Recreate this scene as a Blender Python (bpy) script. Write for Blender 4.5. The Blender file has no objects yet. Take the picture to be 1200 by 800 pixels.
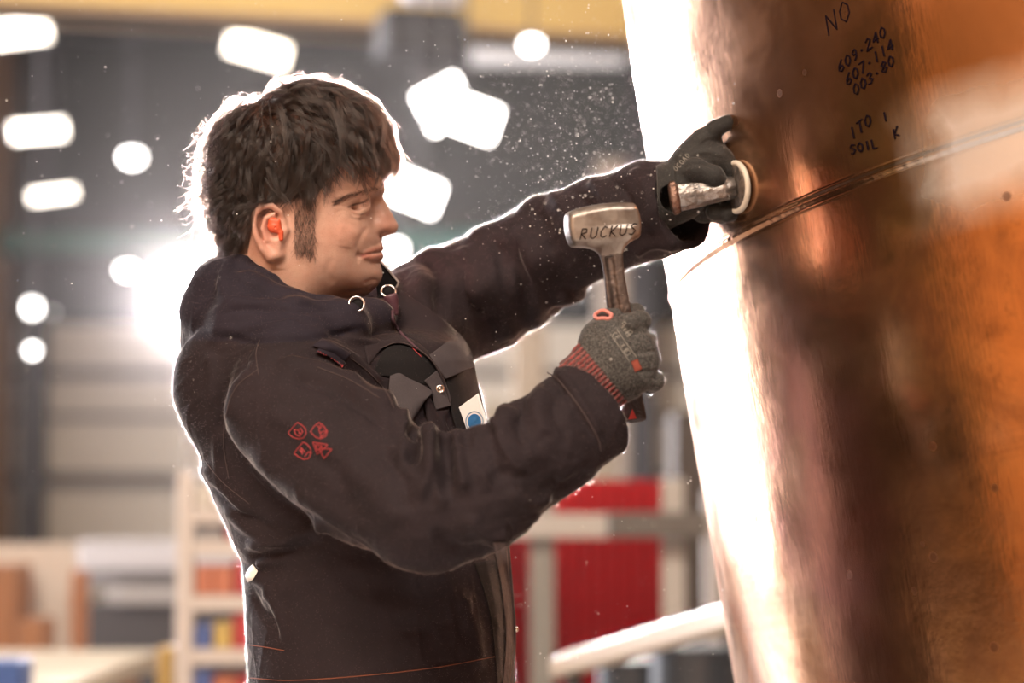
import bpy, bmesh, math, random
import numpy as np
from mathutils import Vector, Matrix
from mathutils.bvhtree import BVHTree

# ------------------------------------------------------------------ camera, world, lights, exposure
scene = bpy.context.scene
col = scene.collection
PITCH = math.radians(5.0)
CAMZ = 1.30
FPX = 2500.0
cam_data = bpy.data.cameras.new('camera')
cam_data.sensor_width = 36.0
cam_data.lens = 36.0 * FPX / 1200.0
cam_data.clip_end = 200
cam_data.dof.use_dof = True
cam_data.dof.focus_distance = 2.31
cam_data.dof.aperture_fstop = 2.6
cam = bpy.data.objects.new('camera', cam_data)
cam.location = (0, 0, CAMZ)
cam.rotation_euler = (math.pi / 2 + PITCH, 0, 0)
col.objects.link(cam)
scene.camera = cam
vs = scene.view_settings
vs.view_transform = 'Standard'; vs.look = 'None'; vs.exposure = 0.0; vs.gamma = 1.0
vs.use_curve_mapping = False
try:
    scene.cycles.use_denoising = True
    scene.cycles.max_bounces = 6
    scene.cycles.diffuse_bounces = 3
    scene.cycles.glossy_bounces = 3
    scene.cycles.transmission_bounces = 4
    scene.cycles.volume_bounces = 0
    scene.cycles.sample_clamp_indirect = 6.0
    scene.cycles.caustics_reflective = False
    scene.cycles.caustics_refractive = False
except Exception:
    pass
world = bpy.data.worlds.new('world'); scene.world = world
world.use_nodes = True
world.node_tree.nodes['Background'].inputs[0].default_value = (0.80, 0.90, 1.0, 1)
world.node_tree.nodes['Background'].inputs[1].default_value = 2.0

def add_area(name, loc, target, sx, sy, watts, color, spread=180):
    l = bpy.data.lights.new(name, 'AREA')
    l.shape = 'RECTANGLE'; l.size = sx; l.size_y = sy; l.energy = watts; l.color = color
    l.spread = math.radians(spread)
    o = bpy.data.objects.new(name, l); o.location = loc
    d = Vector(target) - Vector(loc)
    o.rotation_euler = d.to_track_quat('-Z', 'Y').to_euler()
    col.objects.link(o)
    return o
HALL_L, HALL_R, HALL_F, HALL_B, HALL_H = -7.5, 9.0, -9.0, 32.0, 8.6
DOOR_Y0, DOOR_Y1, DOOR_H = 10.5, 23.0, 6.5
# added area light in an unseen door opening, for the shell's white reflected strip
add_area('door_fill_light', (HALL_L - 0.3, (DOOR_Y0 + DOOR_Y1) / 2, DOOR_H / 2), (0, (DOOR_Y0 + DOOR_Y1) / 2, DOOR_H / 2), DOOR_Y1 - DOOR_Y0 - .2, DOOR_H - .2, 3800, (0.97, 0.94, 1.0))
# added fill lights, unseen behind the camera, for the face and the vessel
add_area('fill_light_near', (2.6, -2.2, 7.6), (1.2, 1.5, 1.2), 1.6, 1.6, 400, (1.0, 0.88, 0.76))
add_area('fill_light_side', (-4.0, -3.0, 6.5), (0.3, 2.4, 1.2), 1.5, 3.0, 260, (1.0, 0.86, 0.74))
add_area('fill_light_rear', (-2.5, -5.0, 8.0), (-5.5, -3.5, 2.0), 5.0, 3.0, 1700, (1.0, 0.80, 0.60))
# added broad fill over the far half of the hall, brightening the back wall
add_area('fill_light_far', (1.0, 16, 8.2), (1.0, 18, 0), 12.0, 16.0, 1250, (1.0, 0.88, 0.76))

# ------------------------------------------------------------------ coordinate helpers
CP, SP = math.cos(PITCH), math.sin(PITCH)
CAM_R = np.array([[1, 0, 0], [0, -SP, CP], [0, CP, SP]], float)   # columns: world vectors of x right, y up, d forward
CAM_O = np.array([0, 0, CAMZ])
def L(px, py, d):
    """a point at picture position (px, py) and distance d, in local (right, up, away) axes"""
    return np.array([(px - 600.0) * d / FPX, (400.0 - py) * d / FPX, d])
def TW(p):
    return np.asarray(p, float) @ CAM_R.T + CAM_O
def W(px, py, d):
    return Vector(TW(L(px, py, d)))
def world_to_local(p):
    return (np.asarray(p, float) - CAM_O) @ CAM_R

# the beams of the work light and of the big double lamp
def beam(name, px, py, d, size, watts, color, target, spread):
    o = add_area(name, W(px, py, d), target, size, size, watts, color, spread); o.data.shape = 'DISK'
    return o
beam('work_light_beam', 217, 352, 6.93, .20, 270, (1, .95, .96), (-.3, 2.3, 1.62), 46)
beam('double_lamp_beam', 545, 132, 13.4, .5, 260, (1, .95, .90), (.05, 2.4, 1.6), 30)
# ------------------------------------------------------------------ tags and materials
def tag(o, label=None, cat=None, group=None, kind=None):
    if label: o['label'] = label
    if cat: o['category'] = cat
    if group: o['group'] = group
    if kind: o['kind'] = kind
    return o
def empty(name, loc, label=None, cat=None, group=None, rot=(0, 0, 0)):
    o = bpy.data.objects.new(name, None); o.location = loc; o.rotation_euler = rot
    o.empty_display_size = .1
    col.objects.link(o)
    return tag(o, label, cat, group)
def parent_to(o, p):
    bpy.context.view_layer.update()
    o.parent = p
    bpy.context.view_layer.update(); o.matrix_parent_inverse = p.matrix_world.inverted()
    return o

def M(name, color=(.5, .5, .5), rough=.6, metal=0.0, emit=None, estr=0, bump=None, var=None, sheen=0, spec=None, coat=0):
    m = bpy.data.materials.new(name); m.use_nodes = True
    nt = m.node_tree; b = nt.nodes['Principled BSDF']
    b.inputs['Base Color'].default_value = (*color, 1)
    b.inputs['Roughness'].default_value = rough
    b.inputs['Metallic'].default_value = metal
    if spec is not None: b.inputs['Specular IOR Level'].default_value = spec
    if sheen:
        b.inputs['Sheen Weight'].default_value = sheen
        b.inputs['Sheen Roughness'].default_value = .35
    if coat: b.inputs['Coat Weight'].default_value = coat
    if emit:
        b.inputs['Emission Color'].default_value = (*emit, 1)
        b.inputs['Emission Strength'].default_value = estr
    tc = None
    if bump or var:
        tc = nt.nodes.new('ShaderNodeTexCoord')
    if var:       # (scale, second colour, amount)
        n = nt.nodes.new('ShaderNodeTexNoise'); n.inputs['Scale'].default_value = var[0]; n.inputs['Detail'].default_value = 6
        r = nt.nodes.new('ShaderNodeMapRange'); r.inputs['From Min'].default_value = .38; r.inputs['From Max'].default_value = .66
        r.inputs['To Max'].default_value = var[2]
        x = nt.nodes.new('ShaderNodeMix'); x.data_type = 'RGBA'
        x.inputs[6].default_value = (*color, 1); x.inputs[7].default_value = (*var[1], 1)
        nt.links.new(tc.outputs['Object'], n.inputs['Vector']); nt.links.new(n.outputs['Fac'], r.inputs['Value'])
        nt.links.new(r.outputs[0], x.inputs[0]); nt.links.new(x.outputs[2], b.inputs['Base Color'])
    if bump:      # (scale, strength)
        n = nt.nodes.new('ShaderNodeTexNoise'); n.inputs['Scale'].default_value = bump[0]; n.inputs['Detail'].default_value = 4
        bp = nt.nodes.new('ShaderNodeBump'); bp.inputs['Strength'].default_value = bump[1]; bp.inputs['Distance'].default_value = .01
        nt.links.new(tc.outputs['Object'], n.inputs['Vector']); nt.links.new(n.outputs['Fac'], bp.inputs['Height'])
        nt.links.new(bp.outputs['Normal'], b.inputs['Normal'])
    return m

# ------------------------------------------------------------------ simple mesh builder (world coordinates)
class MB:
    def __init__(self): self.bm = bmesh.new()
    def box(self, c, s, rot=None, bev=0):
        r = bmesh.ops.create_cube(self.bm, size=1.0)
        vs_ = r['verts']
        mt = Matrix.Translation(Vector(c)) @ ((rot if rot is not None else Matrix.Identity(3)).to_4x4()) @ Matrix.Diagonal((*s, 1))
        bmesh.ops.transform(self.bm, matrix=mt, verts=vs_)
        if bev:
            es = {e for v in vs_ for e in v.link_edges}
            bmesh.ops.bevel(self.bm, geom=list(es), offset=bev, segments=2, affect='EDGES', profile=.5)
        return self
    def cyl(self, a, b, r1, r2=None, n=24, cap=True):
        a, b = Vector(a), Vector(b); d = b - a
        r2 = r1 if r2 is None else r2
        mt = Matrix.Translation((a + b) / 2) @ d.to_track_quat('Z', 'Y').to_matrix().to_4x4()
        bmesh.ops.create_cone(self.bm, cap_ends=cap, segments=n, radius1=r1, radius2=r2, depth=d.length, matrix=mt)
        return self
    def sph(self, c, r, scale=(1, 1, 1), rot=None, sub=3):
        mt = Matrix.Translation(Vector(c)) @ ((rot if rot is not None else Matrix.Identity(3)).to_4x4()) @ Matrix.Diagonal((*scale, 1))
        bmesh.ops.create_icosphere(self.bm, subdivisions=sub, radius=r, matrix=mt)
        return self
    def tube(self, pts, r, n=8, closed=False, cap=True):
        pts = [Vector(p) for p in pts]; N = len(pts); rings = []
        rr = r if hasattr(r, '__len__') else [r] * N
        up = None
        for i, p in enumerate(pts):
            t = (pts[(i + 1) % N] - pts[i - 1]) if closed else (pts[min(i + 1, N - 1)] - pts[max(i - 1, 0)])
            if t.length < 1e-9: t = Vector((0, 0, 1))
            t.normalize()
            if up is None:
                up = t.orthogonal().normalized()
            up = (up - t * up.dot(t))
            if up.length < 1e-6: up = t.orthogonal()
            up.normalize(); sd = t.cross(up)
            rings.append([self.bm.verts.new(p + rr[i] * (math.cos(2 * math.pi * k / n) * up + math.sin(2 * math.pi * k / n) * sd)) for k in range(n)])
        for i in range(N if closed else N - 1):
            A, B = rings[i], rings[(i + 1) % N]
            for k in range(n):
                self.bm.faces.new((A[k], A[(k + 1) % n], B[(k + 1) % n], B[k]))
        if cap and not closed:
            self.bm.faces.new(rings[0][::-1]); self.bm.faces.new(rings[-1])
        return self
    def prism(self, outline, thick, bev=0):
        """outline: closed list of world points lying in a plane, extruded by vector thick"""
        t = Vector(thick)
        a = [self.bm.verts.new(Vector(p)) for p in outline]; b = [self.bm.verts.new(Vector(p) + t) for p in outline]
        n = len(a); self.bm.faces.new(a); self.bm.faces.new(b[::-1])
        for i in range(n): self.bm.faces.new((a[i], b[i], b[(i + 1) % n], a[(i + 1) % n]))
        bmesh.ops.recalc_face_normals(self.bm, faces=self.bm.faces)
        if bev:
            bmesh.ops.bevel(self.bm, geom=[e for e in self.bm.edges], offset=bev, segments=2, affect='EDGES', profile=.5)
        return self
    def build(self, name, mat, parent=None, smooth=False, **tags):
        me = bpy.data.meshes.new(name)
        bmesh.ops.recalc_face_normals(self.bm, faces=self.bm.faces)
        co = np.array([v.co[:] for v in self.bm.verts])
        o_ = None
        if parent is None and len(co):
            o_ = Vector(((co[:, 0].min() + co[:, 0].max()) / 2, (co[:, 1].min() + co[:, 1].max()) / 2, co[:, 2].min()))
            bmesh.ops.translate(self.bm, verts=self.bm.verts, vec=-o_)
        if smooth:
            for f in self.bm.faces: f.smooth = True
        self.bm.to_mesh(me); self.bm.free()
        if mat: me.materials.append(mat)
        o = bpy.data.objects.new(name, me); col.objects.link(o)
        if o_: o.location = o_
        if parent is not None: parent_to(o, parent)
        return tag(o, **tags)
def struct(mb, name, mat): return mb.build(name, mat, kind='structure')

# ------------------------------------------------------------------ the hall
m_floor = M('floor_concrete', (.42, .39, .36), .38, var=(1.2, (.32, .29, .27), .8), bump=(20, .2))
m_dark = M('dark_cladding', (.036, .038, .034), .7, var=(.5, (.04, .036, .034), .6))
m_beige = M('beige_cladding', (.72, .63, .50), .6, var=(.4, (.64, .56, .45), .7))
m_roof = M('roof_sheet', (.060, .062, .062), .7)
m_teal = M('teal_steel', (.06, .16, .13), .6)
m_steel = M('dark_steel', (.055, .05, .052), .5, .3)
m_rail = M('brown_steel', (.12, .09, .065), .6)
m_paint = M('grey_paint', (.34, .32, .30), .5)
T = .25
struct(MB().box(((HALL_L + HALL_R) / 2, (HALL_F + HALL_B) / 2, -.1), (HALL_R - HALL_L + 1, HALL_B - HALL_F + 1, .2)), 'floor', m_floor)
struct(MB().box(((HALL_L + HALL_R) / 2, (HALL_F + HALL_B) / 2, HALL_H + .1), (HALL_R - HALL_L + 1, HALL_B - HALL_F + 1, .2)), 'ceiling', m_roof)
ws = MB(); ws.box(((HALL_L + HALL_R) / 2, HALL_B + T / 2, HALL_H / 2 ), (HALL_R - HALL_L + .5, T, HALL_H))
struct(ws, 'wall_back', m_dark)
# profiled beige cladding, lower part of the back wall
mb = MB()
z0, z1 = 0.0, 4.35
mb.box(((HALL_L + HALL_R) / 2, HALL_B - .06, (z0 + z1) / 2), (HALL_R - HALL_L - .1, .08, z1 - z0))
for k in range(82): mb.box((HALL_L + .2 + k * .2, HALL_B - .11, (z0 + z1) / 2), (.08, .03, z1 - z0))
struct(mb, 'trim_1', m_beige)
mb = MB()
for (pxy, h) in ((562, .20), (488, .07), (437, .12)):
    p = W(300, pxy, HALL_B - .3); mb.box(((HALL_L + HALL_R) / 2, HALL_B - .26, p.z), (HALL_R - HALL_L - .1, .22, h))
struct(mb, 'trim_2', m_rail)
mb = MB()
for pxx, w_ in ((37, .34), (752, .36), (-420, .34)):
    p = W(pxx, 500, HALL_B - .6); mb.box((p.x, HALL_B - .55, HALL_H / 2), (w_ * .4, .30, HALL_H)); 
    mb.box((p.x, HALL_B - .71, HALL_H / 2), (w_, .03, HALL_H)); mb.box((p.x, HALL_B - .39, HALL_H / 2), (w_, .03, HALL_H))
struct(mb, 'trim_3', m_steel)
mb = MB(); p = W(115, 281, HALL_B - 1.2)
mb.box(((HALL_L + HALL_R) / 2, HALL_B - 1.1, p.z), (HALL_R - HALL_L - .1, .30, .34))
struct(mb, 'trim_4', m_teal)
# left wall with the opening made for the added door light
mb = MB()
mb.box((HALL_L - T / 2, (HALL_F + .5) / 2, HALL_H / 2), (T, .5 - HALL_F, HALL_H))
mb.box((HALL_L - T / 2, (HALL_B + DOOR_Y1) / 2, HALL_H / 2), (T, HALL_B - DOOR_Y1, HALL_H))
mb.box((HALL_L - T / 2, (DOOR_Y0 + DOOR_Y1) / 2, (HALL_H + DOOR_H) / 2), (T, DOOR_Y1 - DOOR_Y0, HALL_H - DOOR_H))
struct(mb, 'wall_left', M('tan_near_cladding', (.56, .31, .15), .6))
struct(MB().box((HALL_L - T / 2, (.5 + DOOR_Y0) / 2, HALL_H / 2), (T, DOOR_Y0 - .5, HALL_H)), 'wall_side', M('brown_cladding', (.070, .045, .032), .7))
struct(MB().box((HALL_R + T / 2, (HALL_F + HALL_B) / 2, HALL_H / 2), (T, HALL_B - HALL_F + .5, HALL_H)), 'wall_right', M('tan_cladding', (.28, .16, .09), .6))
struct(MB().box(((HALL_L + HALL_R) / 2, HALL_F - T / 2, HALL_H / 2), (HALL_R - HALL_L + .5, T, HALL_H)), 'wall_front', M('ochre_cladding', (.34, .17, .07), .6))
# roof beams
mb = MB()
for y in (8, 13, 21, 26):
    mb.box(((HALL_L + HALL_R) / 2, y, HALL_H - .3), (HALL_R - HALL_L - .02, .18, .45))
struct(mb, 'trim_5', m_steel)

# overhead crane girder
m_yel = M('yellow_paint', (.50, .33, .09), .5, var=(1.5, (.42, .27, .08), .5))
gl, gr = W(-380, -14, 16.0), W(1250, 70, 18.8)
gz = W(740, 60, 17.9).z
gl.z = gr.z = gz
gd = (gr - gl); gL = gd.length; grot = Matrix.Rotation(math.atan2(gd.y, gd.x), 3, 'Z')
ge = empty('crane_girder', (gl + gr) / 2, 'yellow overhead crane girder spanning the top of the hall', 'crane')
c = (gl + gr) / 2
MB().box((c.x, c.y, gz + .60), (gL, .5, 1.2), grot, .02).build('web', m_yel, ge)
MB().box((c.x, c.y, gz + .02), (gL, .56, .04), grot).box((c.x, c.y, gz + 1.2), (gL, .75, .06), grot).build('flange', M('brown_flange', (.24, .14, .07), .6), ge)
for s in (-1, 1):
    q = c + grot @ Vector((s * (gL / 2 - .3), 0, 0)); MB().box((q.x, q.y, gz + .5), (.5, 2.6, .5), grot, .03).build('end_carriage', m_yel, ge)
hp = W(498, 45, 16.6)
he = empty('crane_hoist', (hp.x, hp.y, gz - .6), 'dark hoist trolley with a pale motor box hanging under the yellow girder', 'hoist')
MB().box((hp.x - .05, hp.y, gz - .17), (.62, .5, .34), grot, .04).cyl((hp.x - .34, hp.y, gz - .25), (hp.x + .34, hp.y, gz - .25), .17).build('drum', M('black_steel', (.012, .010, .010), .6), he)
MB().box((hp.x + .08, hp.y - .42, gz + .15), (.48, .3, .3), grot, .05).build('motor_box', M('pale_box', (.45, .44, .46), .5), he)
MB().cyl((hp.x, hp.y, gz - .3), (hp.x, hp.y, gz - .55), .02).box((hp.x, hp.y, gz - .5), (.16, .12, .16), None, .03).build('hook_block', m_steel, he)
# pale tube built for the pale strip under the roof
pd = W(640, 62, 27)
MB().cyl((pd.x - .95, pd.y, pd.z), (pd.x + 1.0, pd.y, pd.z), .17, n=32).cyl((pd.x - .6, pd.y, pd.z), (pd.x - .6, pd.y, HALL_H - .02), .015).cyl((pd.x + .7, pd.y, pd.z), (pd.x + .7, pd.y, HALL_H - .02), .015).build('roof_strip', M('pale_strip', (.62, .60, .58), .4), smooth=False,
    label='pale horizontal strip hanging under the roof behind the round lamp', cat='duct')

# ceiling lamps
def lamp_mat(name, c, s): return M(name, (.8, .8, .8), .5, emit=c, estr=s)
lm_w = lamp_mat('lamp_warm', (1.0, .86, .66), 6.0)
lm_c = lamp_mat('lamp_white', (1.0, .95, .90), 14.0)
def panel_lamp(px, py, d, w, h, roll, tilt, mat, label):
    p = W(px, py, d)
    e = empty('ceiling_lamp', p, label, 'ceiling lamp', 'rectangular ceiling lamps')
    R = Matrix.Rotation(math.radians(roll), 3, 'Y') @ Matrix.Rotation(math.radians(tilt), 3, 'X')
    MB().box(p, (w, .03, h), R, .01).build('diffuser', mat, e)
    q = p + R @ Vector((0, .06, 0))
    MB().box(q, (w + .05, .08, h + .05), R, .01).build('housing', m_steel, e)
    MB().cyl(q, (q.x, q.y, HALL_H), .012, n=8).build('suspension_rod', m_steel, e)
panel_lamp(22, 38, 20, .55, .20, -7, 20, lm_w, 'warm rectangular ceiling lamp at the top left corner, cut by the frame')
panel_lamp(302, 58, 18, .52, .20, 16, 20, lm_w, 'bright rectangular ceiling lamp above the worker\'s hair, tilted down to the right')
panel_lamp(45, 153, 22, .54, .17, -4, 20, lm_w, 'warm rectangular ceiling lamp on the left, middle one of three above each other')
panel_lamp(62, 228, 25, .52, .12, -7, 20, lm_w, 'warm rectangular ceiling lamp on the left, lowest of three above each other')
panel_lamp(520, 122, 14, .30, .28, -28, 20, lm_c, 'upper half of the big white double lamp right of the hair')
panel_lamp(545, 135, 13.7, .42, .22, 20, 20, lm_c, 'lower half of the big white double lamp right of the hair')
panel_lamp(487, 225, 15, .34, .22, 22, 20, lm_c, 'white rectangular lamp right behind the worker\'s forehead and nose')
def round_lamp(px, py, d, r, label, mat=lm_c, sx=1.3, name='pendant_lamp'):
    p = W(px, py, d)
    e = empty(name, p, label, 'ceiling lamp', 'round ceiling lamps')
    MB().sph(p, r, (sx, 1, 1)).build('bulb', mat, e, smooth=True)
    MB().cyl((p.x, p.y, p.z + r * .6), (p.x, p.y, p.z + r * 1.6), r * 1.1, r * .3).build('shade', m_steel, e)
    MB().cyl((p.x, p.y, p.z + r * 1.5), (p.x, p.y, HALL_H), .012, n=8).build('suspension_rod', m_steel, e)
round_lamp(623, 52, 17, .055, 'small white round lamp under the yellow girder, beside the copper vessel')
round_lamp(155, 184, 24, .085, 'small white round lamp left of the worker\'s head, higher of two')
round_lamp(149, 316, 26, .075, 'small white round lamp left of the worker\'s head, lower of two')
round_lamp(38, 360, 27, .10, 'white round lamp low on the far left, with a dimmer one touching it', sx=.8)
round_lamp(38, 410, 25, .055, 'lowest white round lamp on the far left', sx=.9)
round_lamp(62, 366, 30, .04, 'dim round lamp low on the far left, right of a brighter one', mat=lamp_mat('lamp_dim', (1, .95, .9), 2.0), sx=.7)
round_lamp(463, 292, 20, .09, 'white round lamp just right of the worker\'s mouth', sx=.9)

# work light behind the worker
wl = W(217, 352, 7.0)
we = empty('work_light', (wl.x, wl.y, 0), 'glaring round work light on a tall stand behind the worker\'s shoulder', 'work light')
to_cam = (Vector((-.25, 0, 1.7)) - wl).normalized()
MB().cyl(wl + to_cam * .03, wl + to_cam * .045, .10, n=40).build('lens', lamp_mat('work_lamp_lens', (1.0, .93, .95), 110.0), we)
MB().cyl(wl + to_cam * .03, wl - to_cam * .12, .115, .06, n=40).build('housing', m_steel, we, smooth=False)
MB().cyl((wl.x, wl.y + .1, .3), (wl.x, wl.y + .1, wl.z - .02), .013, n=12).build('pole', m_paint, we)
for k in range(3):
    a = k * 2.094 + .4
    MB().cyl((wl.x, wl.y + .1, .55), (wl.x + .5 * math.cos(a), wl.y + .1 + .5 * math.sin(a), .01), .012, n=10).build('leg', m_steel, we)

# ------------------------------------------------------------------ background furniture, left side
def boxpx(mb, px0, py0, px1, py1, d, depth, bev=.01, zfloor=False):
    a, b = W(px0, py0, d), W(px1, py1, d)
    zt, zb = max(a.z, b.z), min(a.z, b.z)
    if zfloor: zb = 0.0
    yy = (a.y + b.y) / 2
    return mb.box(((a.x + b.x) / 2, yy + depth / 2, (zt + zb) / 2), (abs(b.x - a.x), depth, zt - zb), None, bev)
m_white = M('white_board', (.78, .74, .70), .6)
m_wood = M('raw_plywood', (.42, .20, .10), .7, var=(3, (.34, .16, .08), .8))
m_beech = M('pale_bench_wood', (.62, .52, .38), .6, var=(2, (.55, .45, .32), .6))
boxpx(MB(), -70, 637, 88, 790, 9.0, .06, .005, True).build('board_panel', m_white, label='tall white board standing behind the brown boxes at the left edge', cat='board')
b_ = boxpx(MB(), -60, 662, 18, 740, 8.6, .3, .01, True).build('plywood_box', m_wood, label='taller brown plywood box at the left edge in front of the white board', cat='box')
boxpx(MB(), 20, 726, 50, 770, 8.3, .25, .01, True).build('plywood_box', m_wood, label='lower brown plywood box right of the taller one', cat='box')
boxpx(MB(), 83, 668, 93, 752, 8.8, .2, .005, True).build('plywood_offcut', M('orange_wood', (.52, .22, .10), .6), label='narrow orange-brown wooden board standing right of the white board', cat='board')
# pale conveyor and dark machine
ce = empty('pale_machine', W(150, 650, 13), 'long pale grey machine body behind the wooden bench', 'machine')
boxpx(MB(), 92, 634, 330, 668, 13, .5).build('hood', M('pale_grey', (.50, .48, .49), .5), ce)
boxpx(MB(), 100, 668, 320, 690, 13.1, .4).build('body', M('mid_grey', (.22, .21, .21), .5), ce)
boxpx(MB(), 128, 690, 330, 706, 12.9, .5).build('tray', M('warm_grey', (.38, .35, .33), .5), ce)
boxpx(MB(), 100, 706, 320, 760, 13.1, .4, .01, True).build('plinth', m_steel, ce)
be = empty('work_bench', W(110, 780, 7.0), 'pale wooden workbench at the bottom left', 'bench')
a, b = W(30, 760, 7.6), W(172, 760, 7.6)
topz = a.z
MB().box(((a.x + b.x) / 2 - .08, 6.75, topz - .03), (b.x - a.x + .3, 1.7, .06), None, .006).build('bench_top', m_beech, be)
for sx in (a.x - .15, b.x - .04):
    for sy in (6.05, 7.5): MB().box((sx, sy, (topz - .06) / 2), (.07, .07, topz - .06), None, .004).build('leg', m_wood, be)
boxpx(MB(), -20, 774, 24, 796, 5.5, .15, .01, True).build('blue_bin', M('blue_plastic', (.04, .10, .32), .5), label='blue plastic bin at the bottom left corner', cat='bin')
boxpx(MB(), 183, 758, 203, 800, 6.25, .12, .01, True).build('yellow_post', m_yel, label='yellow protective post left of the pale rack upright', cat='post')
# storage rack
re_ = empty('storage_rack', W(260, 800, 6.2), 'pale storage rack with shelves behind the worker\'s back', 'rack')
m_rack = M('rack_white', (.60, .55, .52), .5)
boxpx(MB(), 206, 552, 226, 800, 6.0, .06, .004, True).build('upright', m_rack, re_)
boxpx(MB(), 368, 552, 384, 800, 6.0, .06, .004, True).build('upright', m_rack, re_)
boxpx(MB(), 206, 552, 226, 800, 6.6, .06, .004, True).build('upright', m_rack, re_)
boxpx(MB(), 368, 552, 384, 800, 6.6, .06, .004, True).build('upright', m_rack, re_)
shelf_py = (604, 642, 706, 768, 834)
for py in shelf_py:
    a, b = W(224, py, 6.05), W(370, py, 6.05)
    MB().box(((a.x + b.x) / 2, 6.35, a.z), (b.x - a.x, .62, .045), None, .004).build('shelf', m_rack, re_)
m_bl = M('blue_label', (.07, .12, .34), .5); m_rd = M('red_box', (.42, .035, .035), .5); m_or = M('orange_box', (.50, .17, .09), .6)
m_wb = M('white_box', (.66, .62, .56), .6); m_ye = M('yellow_box', (.55, .40, .12), .6); m_gy = M('grey_box', (.30, .29, .30), .6)
items = [(0, 230, 250, 28, m_wb, 'white'), (0, 253, 278, 26, m_wb, 'off-white'), (1, 230, 264, 20, m_gy, 'grey'), (1, 268, 296, 24, m_rd, 'red'),
         (2, 230, 252, 34, m_or, 'orange'), (2, 254, 276, 34, m_or, 'orange'), (2, 279, 300, 42, m_rd, 'red'),
         (3, 230, 252, 26, m_bl, 'blue'), (3, 255, 275, 30, m_ye, 'yellow'), (3, 277, 300, 46, m_rd, 'red'),
         (4, 230, 252, 38, m_bl, 'blue'), (4, 256, 280, 34, m_or, 'orange'), (4, 283, 305, 34, m_rd, 'red')]
rows = ['top', 'second', 'third', 'fourth', 'lowest']
pos_ = {}
for r_, x0, x1, h, mt, cn in items:
    a = W(x0, shelf_py[r_], 6.1); b = W(x1, shelf_py[r_], 6.1); z0_ = a.z + .024; hh = h * 6.1 / FPX
    k = pos_.get(r_, 0); pos_[r_] = k + 1
    nm = ['first', 'second', 'third'][k]
    e = empty('storage_box', ((a.x + b.x) / 2, 6.2, z0_), f'{cn} storage box on the {rows[r_]} rack shelf, {nm} from the pale upright', 'box', 'boxes on the storage rack')
    MB().box(((a.x + b.x) / 2, 6.2, z0_ + hh * .42), (b.x - a.x, .26, hh * .84), None, .004).build('body', mt, e)
    MB().box(((a.x + b.x) / 2, 6.2, z0_ + hh * .92), (b.x - a.x + .006, .266, hh * .16), None, .003).build('lid', mt, e)

# ------------------------------------------------------------------ background, right side
m_red = M('red_curtain', (.60, .012, .02), .5, bump=(3, .3))
se = empty('welding_screen', W(690, 700, 7.4), 'red welding screens in a grey steel frame between worker and copper vessel', 'screen')
def curtain(px0, py0, px1, py1, d):
    mb = MB(); n = 60; t = np.linspace(0, 1, n)
    a, b = W(px0, py0, d), W(px1, py1, d)
    vt = []
    for i in range(n):
        x = a.x + (b.x - a.x) * t[i]; y = a.y + .012 * math.sin(i * .9)
        vt.append((mb.bm.verts.new((x, y, a.z)), mb.bm.verts.new((x, y + .01, max(b.z, .12)))))
    for i in range(n - 1): mb.bm.faces.new((vt[i][0], vt[i + 1][0], vt[i + 1][1], vt[i][1]))
    r = bmesh.ops.solidify(mb.bm, geom=mb.bm.faces[:], thickness=.004)
    return mb.build('curtain', m_red, se, smooth=True)
curtain(560, 585, 622, 860, 7.5)
curtain(648, 562, 776, 602, 7.5)
curtain(648, 630, 776, 900, 7.5)
m_fr = M('frame_grey', (.26, .25, .23), .5); m_fl = M('frame_light', (.52, .49, .46), .5)
boxpx(MB(), 621, 575, 650, 900, 7.35, .08, .006, True).build('frame_post', m_fr, se)
boxpx(MB(), 560, 602, 712, 630, 7.3, .05, .006).build('frame_rail', m_fl, se)
boxpx(MB(), 712, 600, 830, 630, 7.35, .05, .006).build('frame_rail', M('frame_dark', (.12, .11, .10), .5), se)
boxpx(MB(), 776, 560, 803, 900, 7.45, .06, .006, True).build('frame_post', m_fl, se)
boxpx(MB(), 828, 575, 846, 900, 9.0, .08, .006, True).build('steel_post', m_fl, label='pale steel post between the welding screen and the copper vessel', cat='post')
boxpx(MB(), 790, 480, 940, 800, 10.5, .5, .02, True).build('tool_cabinet', M('dark_brown_metal', (.06, .045, .035), .5), label='dark brown tall cabinet behind the welding screen beside the copper vessel', cat='cabinet')
boxpx(MB(), 560, 470, 720, 900, 13.5, .6, .02, True).build('storage_cabinet', M('tan_cabinet', (.34, .29, .22), .6), label='tan wide cabinet behind the red screens', cat='cabinet')
boxpx(MB(), 600, 250, 640, 900, 15, .3, .02, True).build('steel_column', M('tan_column', (.33, .26, .19), .6), label='tan building column seen under the worker\'s outstretched arm', cat='column')
boxpx(MB(), 700, 180, 738, 900, 19, .3, .02, True).build('steel_column', M('grey_tan_column', (.24, .19, .15), .6), label='grey-brown building column behind the hammer, right of the tan one', cat='column')
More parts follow.
